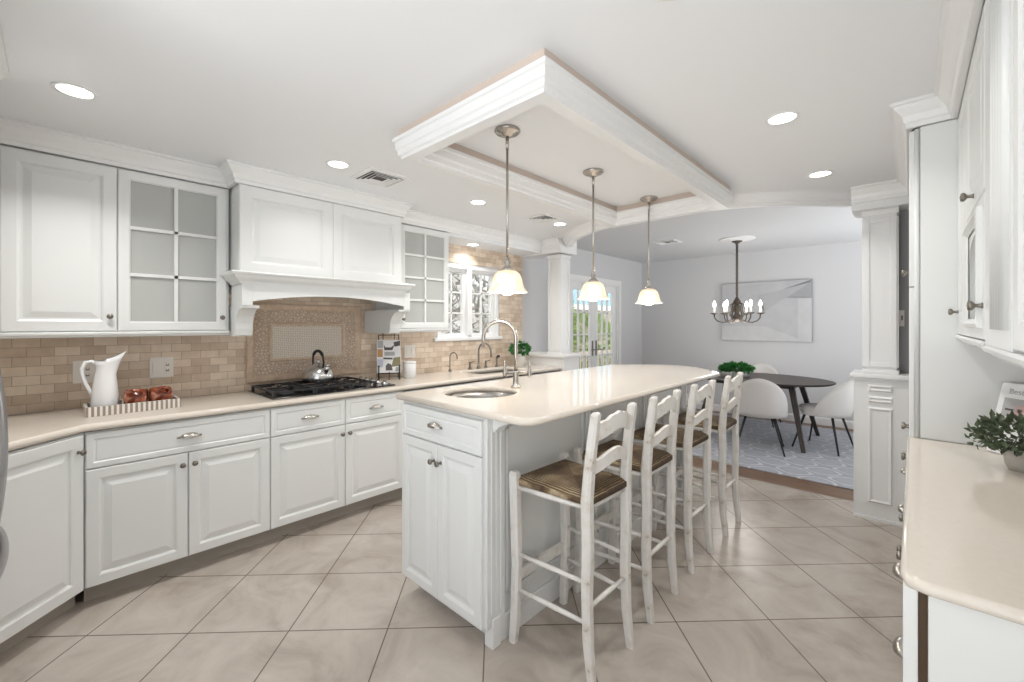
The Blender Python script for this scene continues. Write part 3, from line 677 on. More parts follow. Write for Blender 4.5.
b = B(); b.tube([(0, -.004, .05), (0, -.035, .062)], .004, 8); b.build('lever', PEWTER, t)
t = thing('side_sprayer', 'pewter side sprayer right of the kitchen faucet', 'sprayer', (-3.575, 3.56, .9305))
b = B(); b.lathe([(.022, 0), (.020, .012), (.013, .03), (.012, .07), (.015, .10), (.010, .115), (0, .118)], (0, 0, 0), 14); b.build('body', PEWTER, t)
b = B(); b.tube([(0, 0, .10), (.02, -.005, .125), (.045, -.01, .125)], [.012, .013, .016], 10); b.build('spray_head', BLACK, t)
def leaf_cloud(b, n, cx, cy, cz, rx, ry, rz, size, up=.3):
    for _ in range(n):
        while True:
            p = Vector((random.uniform(-1, 1), random.uniform(-1, 1), random.uniform(-1, 1)))
            if p.length < 1: break
        p = p.normalized()*(p.length**.4); c = Vector((cx+p.x*rx, cy+p.y*ry, cz+p.z*rz))
        d = (Vector((p.x, p.y, p.z+up))+Vector((random.uniform(-.6, .6), random.uniform(-.6, .6), random.uniform(-.6, .6)))).normalized()
        s_ = d.cross(Vector((random.uniform(-1, 1), random.uniform(-1, 1), random.uniform(-1, 1)))).normalized()
        L_ = size*random.uniform(.7, 1.3); n_ = d.cross(s_)*L_*.12
        b.face([b.v(c), b.v(c+d*L_*.45+s_*L_*.28-n_), b.v(c+d*L_), b.v(c+d*L_*.45-s_*L_*.28-n_)])
t = thing('flowering_plant', 'small green plant with white blooms in a white pot, right of the kitchen faucet', 'plant', (-3.42, 3.80, .9305))
b = B(); b.lathe([(0, 0), (.055, 0), (.068, .14), (.072, .15), (.066, .15), (.060, .13), (0, .13)], (0, 0, 0), 24, cap=False); b.build('pot', POTW, t)
b = B(); leaf_cloud(b, 260, 0, 0, .20, .10, .10, .06, .05); b.build('foliage', LEAF, t)
b = B()
for k in range(7):
    a = k*.9; r = .05+.012*k; c = (r*math.cos(a), r*math.sin(a)-.03, .27+.008*(k % 3)); b.tube([(0, 0, .15), (c[0]*.5, c[1]*.5, .23), c], .002, 5); 
b.build('stem', LEAF, t)
for k in range(7):
    a = k*.9; r = .05+.012*k; c = (r*math.cos(a), r*math.sin(a)-.03, .27+.008*(k % 3))
    b = B()
    for j in range(5):
        aa = j*2*PI/5; b.poly([(c[0], c[1], c[2]), (c[0]+.02*math.cos(aa-.5), c[1]+.02*math.sin(aa-.5), c[2]+.008), (c[0]+.034*math.cos(aa), c[1]+.034*math.sin(aa), c[2]+.006), (c[0]+.02*math.cos(aa+.5), c[1]+.02*math.sin(aa+.5), c[2]+.008)])
    b.build('bloom', PETAL, t)
# fridge enclosure at the left edge of the frame
t = thing('fridge', 'stainless steel fridge with a bowed handle at the left edge of the photo', 'fridge', (-2.13, -.17, 0), PI)
b = B(); b.box(-.44, .06, .03, .44, .78, 1.76, .01); b.build('body', FRIDGE, t)
for xa, xb, za, zb, nm in ((-.44, -.002, .74, 1.76, 'door'), (.002, .44, .74, 1.76, 'door'), (-.44, .44, .08, .733, 'freezer_drawer')):
    b = B(); b.box(xa, 0, za, xb, .055, zb, .012); d = b.build(nm, FRIDGE, t)
    if nm == 'door':
        xh = -.035 if xa < -.1 else .035
        b = B(); b.tube([(xh, -.010-.043*math.sin(PI*k/12)**.8, .62+.15+.78*k/12-.12) for k in range(13)], .013, 10); b.build('handle', FRIDGE, d)
    else:
        b = B(); b.tube([(-.38+.76*k/12, -.005-.05*math.sin(PI*k/12)**.6, .68) for k in range(13)], .012, 10); b.build('handle', FRIDGE, d)
t = thing('fridge_surround', 'white tall panel and overhead cabinet enclosing the fridge', 'cabinet', (-2.13, -.20, 0), PI)
b = B(); b.box(.45, .0, 0, .468, .77, 2.32); b.box(-.468, .0, 0, -.45, .77, 2.32); b.build('side_panel', PAINT, t)
b = B(); b.box(-.45, .02, 1.78, .45, .77, 2.325); b.build('overhead_cabinet', PAINT, t)
for xa, xb in ((-.448, -.001), (.001, .448)): b = B(); b.door(xa, 1.785, xb, 2.315, yf=0); b.build('door', PAINT, t)
b = B(); sweep(b, [(.468, .77), (.468, 0), (-.468, 0), (-.468, .77)][::-1], CROWN); b.build('crown', PAINT, t)
# ================================================================== ISLAND
IZ = 1.06
t = thing('island', 'white panelled kitchen island with a drawer and two doors on its near end', 'island', (-1.985, 1.28, 0), 0)
IW = .625; IL = 2.25
b = B(); b.box(0, 0, .10, IW, .02, IZ-.036); b.box(0, IL-.02, .10, IW, IL, IZ-.036); b.box(0, .02, .10, .02, IL-.02, IZ-.036); b.box(IW-.02, .02, .10, IW, IL-.02, IZ-.036); b.box(.02, .02, .10, IW-.02, IL-.02, .12); b.build('body', PAINT, t)
b = B(); b.box(.03, .08, 0, IW-.02, IL-.05, .10); b.build('toe_kick', TRIMW, t)
dz = .853
b = B(); b.drawer_front(.003, dz+.003, IW-.003, IZ-.05); d = b.build('drawer', PAINT, t); cup_pull(d, IW*.47, dz+.085)
for xa, xb, sd in ((.003, IW/2-.0015, 1), (IW/2+.0015, IW-.003, -1)):
    b = B(); b.door(xa, .104, xb, dz-.003, fr=.05); dd = b.build('door', PAINT, t); knob_at(dd, xb-.025 if sd > 0 else xa+.025, dz-.085)
# seating side: corner post, pilasters, panels and base moulding (island local x = IW is the seating face)
for ya in (.0, .78, 1.48, IL-.11):
    b = B(); b.box(IW, ya, .10, IW+.016, ya+.11, IZ-.036, .003)
    for k in range(3): b.box(IW+.0155, ya+.022+k*.028, .16, IW+.021, ya+.036+k*.028, IZ-.09, .002)
    b.build('pilaster', PAINT, t)
for ya, yb in ((.11, .78), (.89, 1.48), (1.59, IL-.11)):
    b = B()
    for (a, c, z0, z1) in ((ya+.02, yb-.02, .95, .965), (ya+.02, yb-.02, .20, .215)): b.box(IW, a, z0, IW+.010, c, z1, .003)
    for a in (ya+.02, yb-.035): b.box(IW, a, .20, IW+.010, a+.015, .965, .003)
    b.build('side_panel', PAINT, t)
b = B(); b.box(IW, .05, 0, IW+.008, IL, .10, .003); b.box(IW-.035, .03, 0, IW+.020, .085, .135, .006); b.box(IW, .085, .10, IW+.014, IL, .118, .004); b.build('base_moulding', TRIMW, t)
for ya in (.035, .80, 1.50, IL-.095):
    b = B(); pts = [(IW+.016, .955), (IW+.016, 1.024), (IW+.11, 1.024), (IW+.11, 1.008), (IW+.085, 1.000), (IW+.05, .985), (IW+.026, .96)]
    b.loft([[(x, y, z) for x, z in pts] for y in (ya, ya+.06)]); b.build('bracket', PAINT, t)
# island worktop
SK = (-1.735, 1.60)
far = [(-1.08+(-.945)*i/16, 3.50+.35*math.sin(PI*i/16)**.9) for i in range(17)]
outl = [(-2.025, 1.248)]+[(-1.16, 1.248), (-1.125, 1.256), (-1.095, 1.280), (-1.08, 1.32)]+far
b = B(); b.slab(outl, IZ-.030, IZ, [circ(SK[0], SK[1], .205, .205, 40)])
tag(b.build('island_worktop', M['quartz_worktop']), 'cream quartz island worktop with a round sink hole and bowed far end', 'countertop')
b = B(); b.lathe([(.225, -.0305), (.205, -.031), (.200, -.06), (.188, -.12), (.15, -.16), (.06, -.175), (.02, -.178), (0, -.178)], (0, 0, 0), 40, cap=False)
tag(b.build('prep_sink', M['sink_steel'], loc=(SK[0], SK[1], IZ)), 'round stainless prep sink set in the island worktop', 'sink')
# bridge faucet on the island
dv = Vector((-.73, -.683)).normalized(); pv = Vector((-dv.y, dv.x))
t = thing('island_faucet', 'tall brushed nickel gooseneck faucet with cross handles beside the round island sink', 'faucet', (-1.695, 1.845, IZ))
b = B(); b.lathe([(.030, 0), (.029, .008), (.018, .016), (.016, .06), (.018, .09), (.015, .10), (0, .10)], (0, 0, 0), 18); gooseneck(b, (0, 0, .09), (dv.x, dv.y), .30, .19, .0115, .06); b.build('spout', NICKEL, t)
b = B(); b.tube([(dv.x*.06, dv.y*.06, .085), (-dv.x*.075, -dv.y*.075, .085)], .009, 10); b.build('bridge', NICKEL, t)
for sg in (.065, -.08):
    c = (dv.x*sg, dv.y*sg); b = B(); b.lathe([(.012, .072), (.013, .10), (.008, .108), (.006, .15), (.009, .155), (0, .16)], (c[0], c[1], 0), 12); b.lathe([(.012, .06), (.012, .072), (0, .072)], (c[0], c[1], 0), 12); b.build('handle', NICKEL, t)
# ------------------------------------------------------------------ stools
def make_stool(label):
    """faces -x (the island); origin at the floor below the seat centre"""
    t = thing('bar_stool', label, 'stool', (0, 0, 0), 0, 'ladder-back bar stools along the island')
    DW = M['distressed_white']; SZ = .745
    def leg(pts, r0):
        b = B(); ls = []
        for p, r in zip(pts, r0):
            x, y, z = p; ls.append([(x+r*c, y+r*s_, z) for c, s_ in ((1, .6), (.6, 1), (-.6, 1), (-1, .6), (-1, -.6), (-.6, -1), (.6, -1), (1, -.6))])
        b.loft(ls); return b.build('leg', DW, t)
    for s_ in (-1, 1):
        leg([(.200, s_*.150, 0), (.182, s_*.150, .16), (.176, s_*.150, .35), (.180, s_*.150, .55), (.176, s_*.150, SZ-.02), (.188, s_*.147, .88), (.203, s_*.145, 1.0), (.214, s_*.145, 1.075), (.218, s_*.145, 1.085)], [.016, .0195, .0205, .0215, .022, .020, .019, .018, .012])
        leg([(-.196, s_*.186, 0), (-.188, s_*.182, .10), (-.180, s_*.180, .35), (-.185, s_*.182, .58), (-.190, s_*.184, SZ+.01), (-.190, s_*.184, SZ+.025)], [.018, .021, .021, .023, .023, .016])
    def rail(name, p, q, r): b = B(); b.tube([p, tuple((a+c)/2 for a, c in zip(p, q)), q], [r*.75, r, r*.75], 8); return b.build(name, DW, t)
    for z in (.24, .40):
        for s_ in (-1, 1): rail('stretcher', (-.182, s_*.180, z), (.178, s_*.150, z), .011)
    rail('stretcher', (.178, -.15, .30), (.178, .15, .30), .011)
    b = B(); b.strip([(-.184, -.18, .30), (-.184, .18, .30)], .045, .018, (0, 0, 1)); b.build('footrest', DW, t)
    for p, q in (((-.186, -.182, SZ-.045), (.178, -.15, SZ-.045)), ((-.186, .182, SZ-.045), (.178, .15, SZ-.045)), ((.178, -.15, SZ-.045), (.178, .15, SZ-.045)), ((-.186, -.182, SZ-.045), (-.186, .182, SZ-.045))): rail('seat_rail', p, q, .013)
    b = B(); nx, ny = 16, 16; G = {}
    for lev in (0, 1):
        for i in range(nx+1):
            for j in range(ny+1):
                u, v_ = i/nx*2-1, j/ny*2-1; hw = .165+.023*(-u+1)/2*1.0-.004
                m_ = max(abs(u), abs(v_)); zz = SZ+.012-.020*m_**8 - .006*(1-m_) if lev else SZ-.045+.014*m_**6
                x = u*.195*(1-.02*abs(v_)**6); G[lev, i, j] = b.v(x, v_*hw, zz)
    for i in range(nx):
        for j in range(ny):
            b.face([G[1, i, j], G[1, i+1, j], G[1, i+1, j+1], G[1, i, j+1]], True); b.face([G[0, i, j], G[0, i, j+1], G[0, i+1, j+1], G[0, i+1, j]], True)
    edge = [(i, 0) for i in range(nx)]+[(nx, j) for j in range(ny)]+[(i, ny) for i in range(nx, 0, -1)]+[(0, j) for j in range(ny, 0, -1)]
    for (a, c) in zip(edge, edge[1:]+edge[:1]): b.face([G[0, a[0], a[1]], G[0, c[0], c[1]], G[1, c[0], c[1]], G[1, a[0], a[1]]], True)
    b.build('seat', M['woven_rush'], t)
    for zc, hgt, fancy in ((1.015, .062, True), (.875, .052, False)):
        b = B(); n = 24; fr, bk = [], []; loops = []
        for i in range(n+1):
            u = -1+2*i/n; y = u*.138; wave = math.cos(u*PI*.85); zt = zc+hgt*.5+.022*wave+(.006*abs(math.cos(u*PI*2.6)) if fancy else 0); zb = zc-hgt*.5+.020*math.cos(u*PI*.85)
            xx = (.200 if fancy else .184)+.032*(1-u*u)
            loops.append([(xx-.008, y, zb), (xx+.008, y, zb), (xx+.010, y, zt), (xx-.006, y, zt)])
        b.loft(loops); b.build('back_slat', DW, t)
    return t
ST = [(1.600, -1.118, 'bar stool nearest the camera, its whole rush seat in view'), (2.105, -1.120, 'second bar stool from the camera along the island'), (2.665, -1.126, 'third bar stool from the camera, with the fourth beyond it'), (3.245, -1.120, 'farthest bar stool, at the bowed dining end of the island')]
s0 = make_stool('white ladder-back '+ST[0][2]); s0.location = (ST[0][1], ST[0][0], 0); s0.rotation_euler = (0, 0, math.radians(-1))
for i, (y, x, l) in enumerate(ST[1:]): dup(s0, (x, y, 0), math.radians((1, -1, .5)[i]), 'white ladder-back '+l)
# ================================================================== LIGHTS
def pendant(label, loc):
    t = thing('pendant_light', label, 'pendant', loc, 0, 'pendants over the island')
    b = B(); b.lathe([(.0, 0), (.066, 0), (.068, -.008), (.060, -.016), (.030, -.022), (.022, -.035), (0, -.036)], (0, 0, -.0005), 28, cap=False); b.build('canopy', NICKEL, t)
    b = B(); b.tube([(0, 0, -.03), (0, 0, -.10)], .009, 10); b.tube([(0, 0, -.10), (0, 0, -.66)], .0065, 10); b.lathe([(.0, -.655), (.010, -.66), (.012, -.68), (.017, -.69), (.011, -.70), (.024, -.712), (.032, -.722), (.032, -.732), (0, -.732)], (0, 0, 0), 18, cap=False); b.build('rod', NICKEL, t)
    b = B(); b.lathe([(.030, -.730), (.050, -.735), (.066, -.750), (.076, -.775), (.082, -.80), (.088, -.822), (.099, -.836), (.106, -.840), (.104, -.844), (.096, -.841), (.084, -.825), (.078, -.80), (.072, -.777), (.062, -.754), (.048, -.740), (.030, -.735)], (0, 0, 0), 40, cap=False); b.build('glass_shade', M['marbled_lamp_glass'], t)
    b = B(); b.lathe([(0, -.75), (.02, -.76), (.030, -.79), (.036, -.82), (.033, -.842), (.018, -.856), (0, -.858)], (0, 0, 0), 20, cap=False); b.build('bulb', BULB, t)
    return t
def pendant_lamp(t):
    la = bpy.data.lights.new('pendant_lamp', 'POINT'); la.energy = PENDANT_W; la.shadow_soft_size = .035; la.color = (1, .97, .93)
    o = bpy.data.objects.new('pendant_lamp', la); C.objects.link(o); o.parent = t; o.location = (0, 0, -.91)
p0 = pendant('marbled glass pendant nearest the camera, in front of the kitchen window', (-1.535, 1.605, ZC))
p1 = dup(p0, (-1.535, 2.425, ZC), 0, 'middle marbled glass pendant of the row over the island')
p2 = dup(p0, (-1.535, 3.24, ZC), 0, 'marbled glass pendant farthest from the camera over the island')
for q_ in (p0, p1, p2): pendant_lamp(q_)
def downlight(label, x, y, z, pw=DOWNLIGHT_W):
    t = thing('recessed_light', label, 'downlight', (x, y, z), 0, 'recessed ceiling lights')
    b = B(); b.lathe([(.074, -.0005), (.072, -.006), (.058, -.004), (.056, -.0005)], (0, 0, 0), 32, cap=False); b.build('trim_ring', TRIMW, t)
    b = B(); b.lathe([(.057, -.002), (.03, -.003), (0, -.0032)], (0, 0, 0), 28, cap=False); b.build('lens', LENS, t)
    la = bpy.data.lights.new('downlight_lamp', 'AREA'); la.shape = 'DISK'; la.size = .10; la.energy = pw; la.color = (1, .98, .95); la.spread = math.radians(130)
    o = bpy.data.objects.new('downlight_lamp', la); C.objects.link(o); o.parent = t; o.location = (0, 0, -.012)
downlight('recessed ceiling light above the solid upper cabinet at the left', -2.64, .06, ZC, 6)
downlight('recessed ceiling light in front of the range hood', -2.64, 1.22, ZC, 2.0)
downlight('recessed ceiling light in front of the narrow glass cabinet', -2.62, 2.39, ZC)
downlight('recessed ceiling light beside the small ceiling vent near the left column', -2.59, 3.475, ZC)
downlight('recessed light in the soffit above the kitchen window', -3.50, 3.12, 2.30, 2.0)
downlight('recessed ceiling light right of the floating moulding, nearer the camera', -.464, 2.43, ZC, 3.2)
downlight('recessed ceiling light right of the floating moulding, nearest the right column', -.45, 3.51, ZC, 3.6)
downlight('recessed ceiling light at the top edge of the photo above the stools', -.51, 1.24, ZC, 2.6)
def vent(label, x, y, z, s_, rz=0):
    t = thing('ceiling_vent', label, 'vent', (x, y, z), rz)
    b = B()
    wv = [(-s_, -s_), (s_, -s_), (s_, s_), (-s_, s_)]
    sweep(b, wv, [(0, 0), (0, -.006), (-.03, -.010), (-.03, 0)], True); b.build('frame', TRIMW, t)
    b = B(); b.box(-s_+.028, -s_+.028, -.002, s_-.028, s_-.028, -.0005); b.build('backing', mat('vent_shadow_%d' % len(MATS), (.10, .09, .085), .8), t)
    for k in range(1, 5):
        q = s_-.028-.026*k
        if q < .02: break
        b = B(); sweep(b, [(-q, -q), (q, -q), (q, q), (-q, q)], [(0, -.003), (.012, -.010), (.010, -.012), (-.002, -.005)], True); b.build('louvre', TRIMW, t)
vent('square white ceiling vent with louvres in front of the hood', -2.68, 1.53, ZC, .15)
vent('square white ceiling vent beside a recessed light near the left column', -2.56, 3.17, ZC, .13)
vent('white ceiling vent in the dining room ceiling', -2.45, 5.75, ZD, .15)
# ================================================================== DINING ROOM
b = B(); b.box(-2.95, 4.70, .0005, .30, 7.2, .010, .003); tag(b.build('area_rug', M['grey_patterned_rug']), 'grey patterned rug under the dining table', 'rug')
TC = (-1.46, 6.15)
t = thing('dining_table', 'oval dark walnut dining table on the grey rug', 'table', (TC[0], TC[1], .010))
b = B(); E = lambda s_, z: [(s_*.82*math.cos(2*PI*i/56), s_*.60*math.sin(2*PI*i/56), z) for i in range(56)]
b.loft([E(.965, .712), E(.995, .722), E(1, .732), E(.998, .738), E(.985, .740)]); b.build('tabletop', WOODD, t)
b = B(); b.box(-.45, -.28, .66, .45, .28, .712); b.build('apron', WOODD, t)
for sx in (-1, 1):
    for sy in (-1, 1):
        b = B(); q = lambda cx, cy, h, z: [(cx-h, cy-h, z), (cx+h, cy-h, z), (cx+h, cy+h, z), (cx-h, cy+h, z)]
        b.loft([q(sx*.585, sy*.50, .019, 0), q(sx*.43, sy*.27, .030, .70)]); b.build('leg', WOODD, t)
def make_chair(label):
    """barrel shell chair; the back is at -y, it faces +y"""
    t = thing('dining_chair', label, 'chair', (0, 0, 0), 0, 'cream shell chairs around the dining table')
    b = B(); outer, inner = [], []
    n = 26; m = 8
    for i in range(n+1):
        ph = (-1+2*i/n)*math.radians(118); a = -PI/2+ph; c_ = max(0, math.cos(ph)); ht = .455+.375*c_**.75
        lo, li = [], []
        for j in range(m+1):
            z = .395+(ht-.395)*j/m; k = (z-.395)/.43; fl = .268-.012*(1-min(1, k*3))**2-.02*k; ly = -.075*k*c_
            lo.append((fl*math.cos(a)*1.04, fl*math.sin(a)+ly, z)); li.append(((fl-.032)*math.cos(a)*1.04, (fl-.032)*math.sin(a)+ly, z))
        outer.append(lo); inner.append(li)
    b.loft([o_+i_[::-1] for o_, i_ in zip(outer, inner)], True, True, True); b.build('shell_back', VELVET, t)
    b = B(); b.lathe([(0, .395), (.19, .395), (.222, .41), (.23, .44), (.222, .468), (.18, .482), (0, .488)], (0, 0, 0), 32, sy=1.02, cap=False); b.build('seat_cushion', VELVET, t)
    for sx in (-1, 1):
        for sy in (-1, 1):
            b = B(); b.tube([(sx*.235, sy*.225, 0), (sx*.13, sy*.13, .40)], [.009, .014], 10); b.build('leg', BLACK, t)
    return t
c0 = make_chair('cream shell chair with its back to the camera, nearest side of the dining table'); c0.location = (-1.27, 5.50, .013); c0.rotation_euler = (0, 0, math.radians(12))
dup(c0, (-.745, 6.02, .013), math.radians(78), 'cream shell chair at the right end of the dining table')
dup(c0, (-1.62, 6.95, .013), math.radians(180), 'cream shell chair on the far side of the table, facing the camera')
dup(c0, (-2.26, 5.64, .013), math.radians(-52), 'cream shell chair at the left of the table, half hidden by the island')
t = thing('planter', 'low white bowl of green leaves on the dining table', 'planter', (-1.66, 6.02, .7505), math.radians(42))
b = B(); b.lathe([(0, 0), (.15, 0), (.19, .05), (.20, .075), (.19, .075), (.18, .05), (0, .05)], (0, 0, 0), 32, sy=.5, cap=False); b.build('bowl', POTW, t)
b = B(); leaf_cloud(b, 900, 0, 0, .105, .20, .10, .055, .045); b.build('foliage', LEAF, t)
# chandelier
CH = (-1.69, 6.16)
t = thing('chandelier', 'bronze candle chandelier hanging above the dining table', 'chandelier', (CH[0], CH[1], ZD))
b = B(); b.lathe([(0, 0), (.21, 0), (.215, -.008), (.20, -.014), (.12, -.018), (.10, -.03), (0, -.032)], (0, 0, -.0005), 36, cap=False); b.build('ceiling_medallion', TRIMW, t)
b = B(); b.lathe([(.065, -.03), (.062, -.04), (.03, -.055), (.012, -.075), (0, -.075)], (0, 0, 0), 20, cap=False); b.tube([(0, 0, -.05), (0, 0, -.78)], .009, 8)
for k in range(22): z = -.09-.031*k; b.tube([(.013*math.cos(a), 0 if k % 2 else .013*math.cos(a), z+.016*math.sin(a)) for a in [2*PI*j/8 for j in range(8)]], .0035, 5, True)
b.build('chain', BRONZE, t)
b = B(); b.lathe([(0, -.76), (.015, -.77), (.028, -.80), (.045, -.825), (.05, -.835), (.02, -.84), (.03, -.86), (.045, -.90), (.04, -.95), (.025, -.985), (.055, -1.02), (.07, -1.05), (.05, -1.075), (.02, -1.09), (0, -1.10)], (0, 0, 0), 24, cap=False)
for k in range(8):
    a = 2*PI*k/8+.2; c, s_ = math.cos(a), math.sin(a); b.tube([(c*.03, s_*.03, -.84), (c*.075, s_*.075, -.87), (c*.06, s_*.06, -.94), (c*.085, s_*.085, -1.01), (c*.04, s_*.04, -1.06)], .007, 6)
b.build('centre_column', BRONZE, t)
for k in range(6):
    a = 2*PI*k/6+.35; c, s_ = math.cos(a), math.sin(a)
    P = [(.04, -1.06), (.11, -1.10), (.18, -1.105), (.235, -1.085), (.266, -1.045), (.27, -1.0)]
    b = B(); b.tube([(c*r, s_*r, z) for r, z in P], .008, 8); b.lathe([(0, -1.005), (.02, -1.0), (.05, -.985), (.052, -.98), (.02, -.985), (0, -.985)], (c*.27, s_*.27, 0), 16, cap=False); ar = b.build('arm', BRONZE, t)
    b = B(); b.lathe([(.013, -.985), (.013, -.90), (0, -.90)], (c*.27, s_*.27, 0), 10); b.build('candle_sleeve', CANDLE, ar)
    b = B(); b.lathe([(0, -.90), (.012, -.895), (.020, -.87), (.015, -.845), (.005, -.82), (0, -.815)], (c*.27, s_*.27, 0), 12, cap=False); b.build('bulb', BULB, ar)
pl = bpy.data.lights.new('chandelier_lamp', 'POINT'); pl.energy = 15; pl.shadow_soft_size = .3; pl.color = (1, .97, .93)
po = bpy.data.objects.new('chandelier_lamp', pl); C.objects.link(po); po.parent = t; po.location = (0, 0, -1.16)
# painting
t = thing('painting', 'large pale grey abstract canvas on the dining room wall', 'painting', (-2.25, 7.44, 1.174))
PW, PH = 1.205, .90
b = B(); b.box(0, -.045, 0, PW, -.002, PH, .003); b.build('canvas_edge', M['canvas_edge'], t)
b = B(); y = -.0458
def pp(pts, i): b.mi = i; b.poly([(x*PW, y, z*PH) for x, z in pts])
pp([(0, .25), (.5, .25), (.5, .0), (0, 0)], 1); pp([(0, .25), (.5, .25), (.5, .55), (.42, .78), (.35, 1), (0, 1)], 0)
pp([(.5, 0), (1, 0), (1, .08), (.86, .05), (.78, .10), (.5, .25)], 1); pp([(.5, .25), (.78, .10), (.86, .05), (.86, .72), (.74, .72), (.5, .5)], 0)
pp([(.86, .05), (1, .08), (1, .70), (.86, .72)], 1); pp([(.74, .72), (1, .70), (1, 1), (.98, .95)], 3); pp([(.5, .5), (.74, .72), (.98, .95), (.7, .86), (.42, .78)], 2); pp([(.42, .78), (.7, .86), (1, 1), (.35, 1)], 0)
b.build('painted_face', [M['canvas_pale'], M['canvas_light'], M['canvas_mid'], M['canvas_dark']], t)
# light switch on the dark return wall
t = thing('light_switch', 'white light switch on the shaded grey wall right of the column', 'switch', (-.045, 4.30, 1.476))
b = B(); b.box(-.026, -.006, -.06, .004, 0, .06, .002); b.build('cover_plate', PLASTIC, t); b = B(); b.box(-.014, -.010, -.015, -.004, -.006, .02, .002); b.build('toggle', PLASTD, t)
# ================================================================== RIGHT-HAND SIDE
# base cabinets face -x : local x runs along -y
RX = .012
def right_base(label, y_hi, w_, drawers, doors):
    return base_cab(label, (RX, y_hi, 0), -PI/2, w_, .53, drawers, doors, ztop=.887, dz=.71)
right_base('narrow white base cabinet under the right-hand worktop, next to the tall pantry', 2.685, .365, [(0, .365)], [(0, .365, 1)])
right_base('middle white base cabinet under the right-hand worktop, with a drawer over two doors', 2.32, .66, [(0, .66)], [(0, .33, 1), (.33, .66, -1)])
t = thing('drawer_cabinet', 'white drawer stack at the near end of the right-hand worktop', 'cabinet', (RX, 1.66, 0), -PI/2)
carcass(t, .405, .10, .887, .53)
for za, zb in ((.70, .881), (.50, .695), (.30, .495), (.104, .295)):
    b = B(); b.drawer_front(.003, za, .402, zb); d = b.build('drawer', PAINT, t); cup_pull(d, .20, (za+zb)/2+.02)
# end panel of the run: stile, dark gap and recessed white panel
t = thing('end_panel', 'white end panel with a dark brown gap closing the right-hand cabinets', 'panel', (RX, 1.254, 0))
b = B(); b.box(-.026, -.045, 0, -.003, 0, .888, .003); b.build('stile', PAINT, t)
b = B(); b.box(-.003, -.012, .0, .012, 0, .888); b.build('gap', mat('dark_brown_gap_strip', (.13, .075, .04), .6), t)  # solid strip set in the gap, coloured dark brown
b = B(); b.box(.012, -.036, 0, .53, 0, .888, .002); b.build('panel', PAINT, t)
b = B(); b.slab([(-.018, 2.684), (-.018, 1.235), (-.008, 1.200), (.022, 1.188), (XR-.002, 1.188), (XR-.002, 2.684)], .889, .915, rnd=.010)
tag(b.build('hutch_worktop', M['quartz_worktop']), 'beige quartz worktop in the right foreground holding the potted plant', 'countertop')
# tall pantry
t = thing('pantry_cabinet', 'tall white pantry cabinet standing behind the right-hand worktop', 'cabinet', (.010, 3.40, 0), -PI/2)
b = B(); b.box(0, 0, .10, .71, .545, 2.325); b.build('body', PAINT, t)
b = B(); b.box(0, .07, 0, .71, .085, .10); b.build('toe_kick', TOE, t)
for za, zb, kz in ((.104, .80, .74), (.806, 1.60, .90), (1.606, 2.318, 1.70)):
    for xa, xb, sd in ((.002, .352, 1), (.356, .706, -1)):
        b = B(); b.door(xa, za, xb, zb); d = b.build('door', PAINT, t); knob_at(d, xb-.03 if sd > 0 else xa+.03, kz)
b = B(); b.box(.7105, .018, .917, .722, .544, 2.325, .002); b.build('side_panel', PAINT, t)
b = B(); b.lathe([(.010, .917), (.010, 2.32), (0, 2.32)], (.712, .006, 0), 12); b.build('corner_bead', PAINT, t)
# upper cabinets over the right-hand worktop
t = thing('arched_glass_cabinet', 'white upper cabinet with an arched glass door next to the pantry', 'cabinet', (.165, 2.678, 0), -PI/2)
carcass(t, .93, 1.385, 2.325, .39, True, False, shelves=(1.70, 2.0))
b = B(); b.door(.003, 1.388, .39, 2.32, fr=.06); d = b.build('door', PAINT, t); knob_at(d, .04, 1.485)
b = B(); b.door(.393, 1.806, .927, 2.32, fr=.06); d = b.build('door', PAINT, t); knob_at(d, .66, 1.845)
b = B(); b.frame(.393, 1.388, .927, 1.80, fr=.055); b.rings((.425, 1.42, .895, 1.77), [(0, -.019), (.004, -.032), (.014, -.034), (.024, -.024), (.030, -.019)], -.019, close=False); d = b.build('door', PAINT, t)
b2 = B(); arcp = [(.66+.215*math.cos(PI-PI*k/14), 1.64+.085*math.sin(PI*k/14)) for k in range(15)]
for (p, q) in zip(arcp, arcp[1:]): b2.hexa([(p[0], -.016, p[1]), (q[0], -.016, q[1]), (q[0], -.004, q[1]), (p[0], -.004, p[1])], [(p[0], -.016, 1.75), (q[0], -.016, 1.75), (q[0], -.004, 1.75), (p[0], -.004, 1.75)])
b2.build('arched_panel', PAINT, d)
b = B(); b.box(.44, -.0035, 1.43, .88, -.0005, 1.75); b.build('glass', M['window_glass'], d); knob_at(d, .90, 1.485)
light_rail(t, .93, 1.385)
t = thing('upper_cabinet', 'white fluted upper cabinet at the right edge of the photo', 'cabinet', (.168, 1.742, 0), -PI/2)
carcass(t, 1.25, 1.375, 2.325, .388, toe=False)
b = B(); b.box(.0, -.022, 1.375, .42, 0, 2.325, .003)
for k in range(5): b.lathe([(.013, 1.42), (.013, 2.28), (0, 2.28)], (.215+.042*k, -.020, 0), 10)
b.build('fluted_stile', PAINT, t)
b = B(); b.frame(.43, 1.38, .84, 2.32, fr=.06); d = b.build('door', PAINT, t); b = B(); b.box(.48, -.0035, 1.44, .79, -.0005, 2.26); b.build('glass', M['cabinet_glass'], d)
b = B(); b.door(.845, 1.38, 1.245, 2.32); b.build('door', PAINT, t); light_rail(t, 1.25, 1.375)
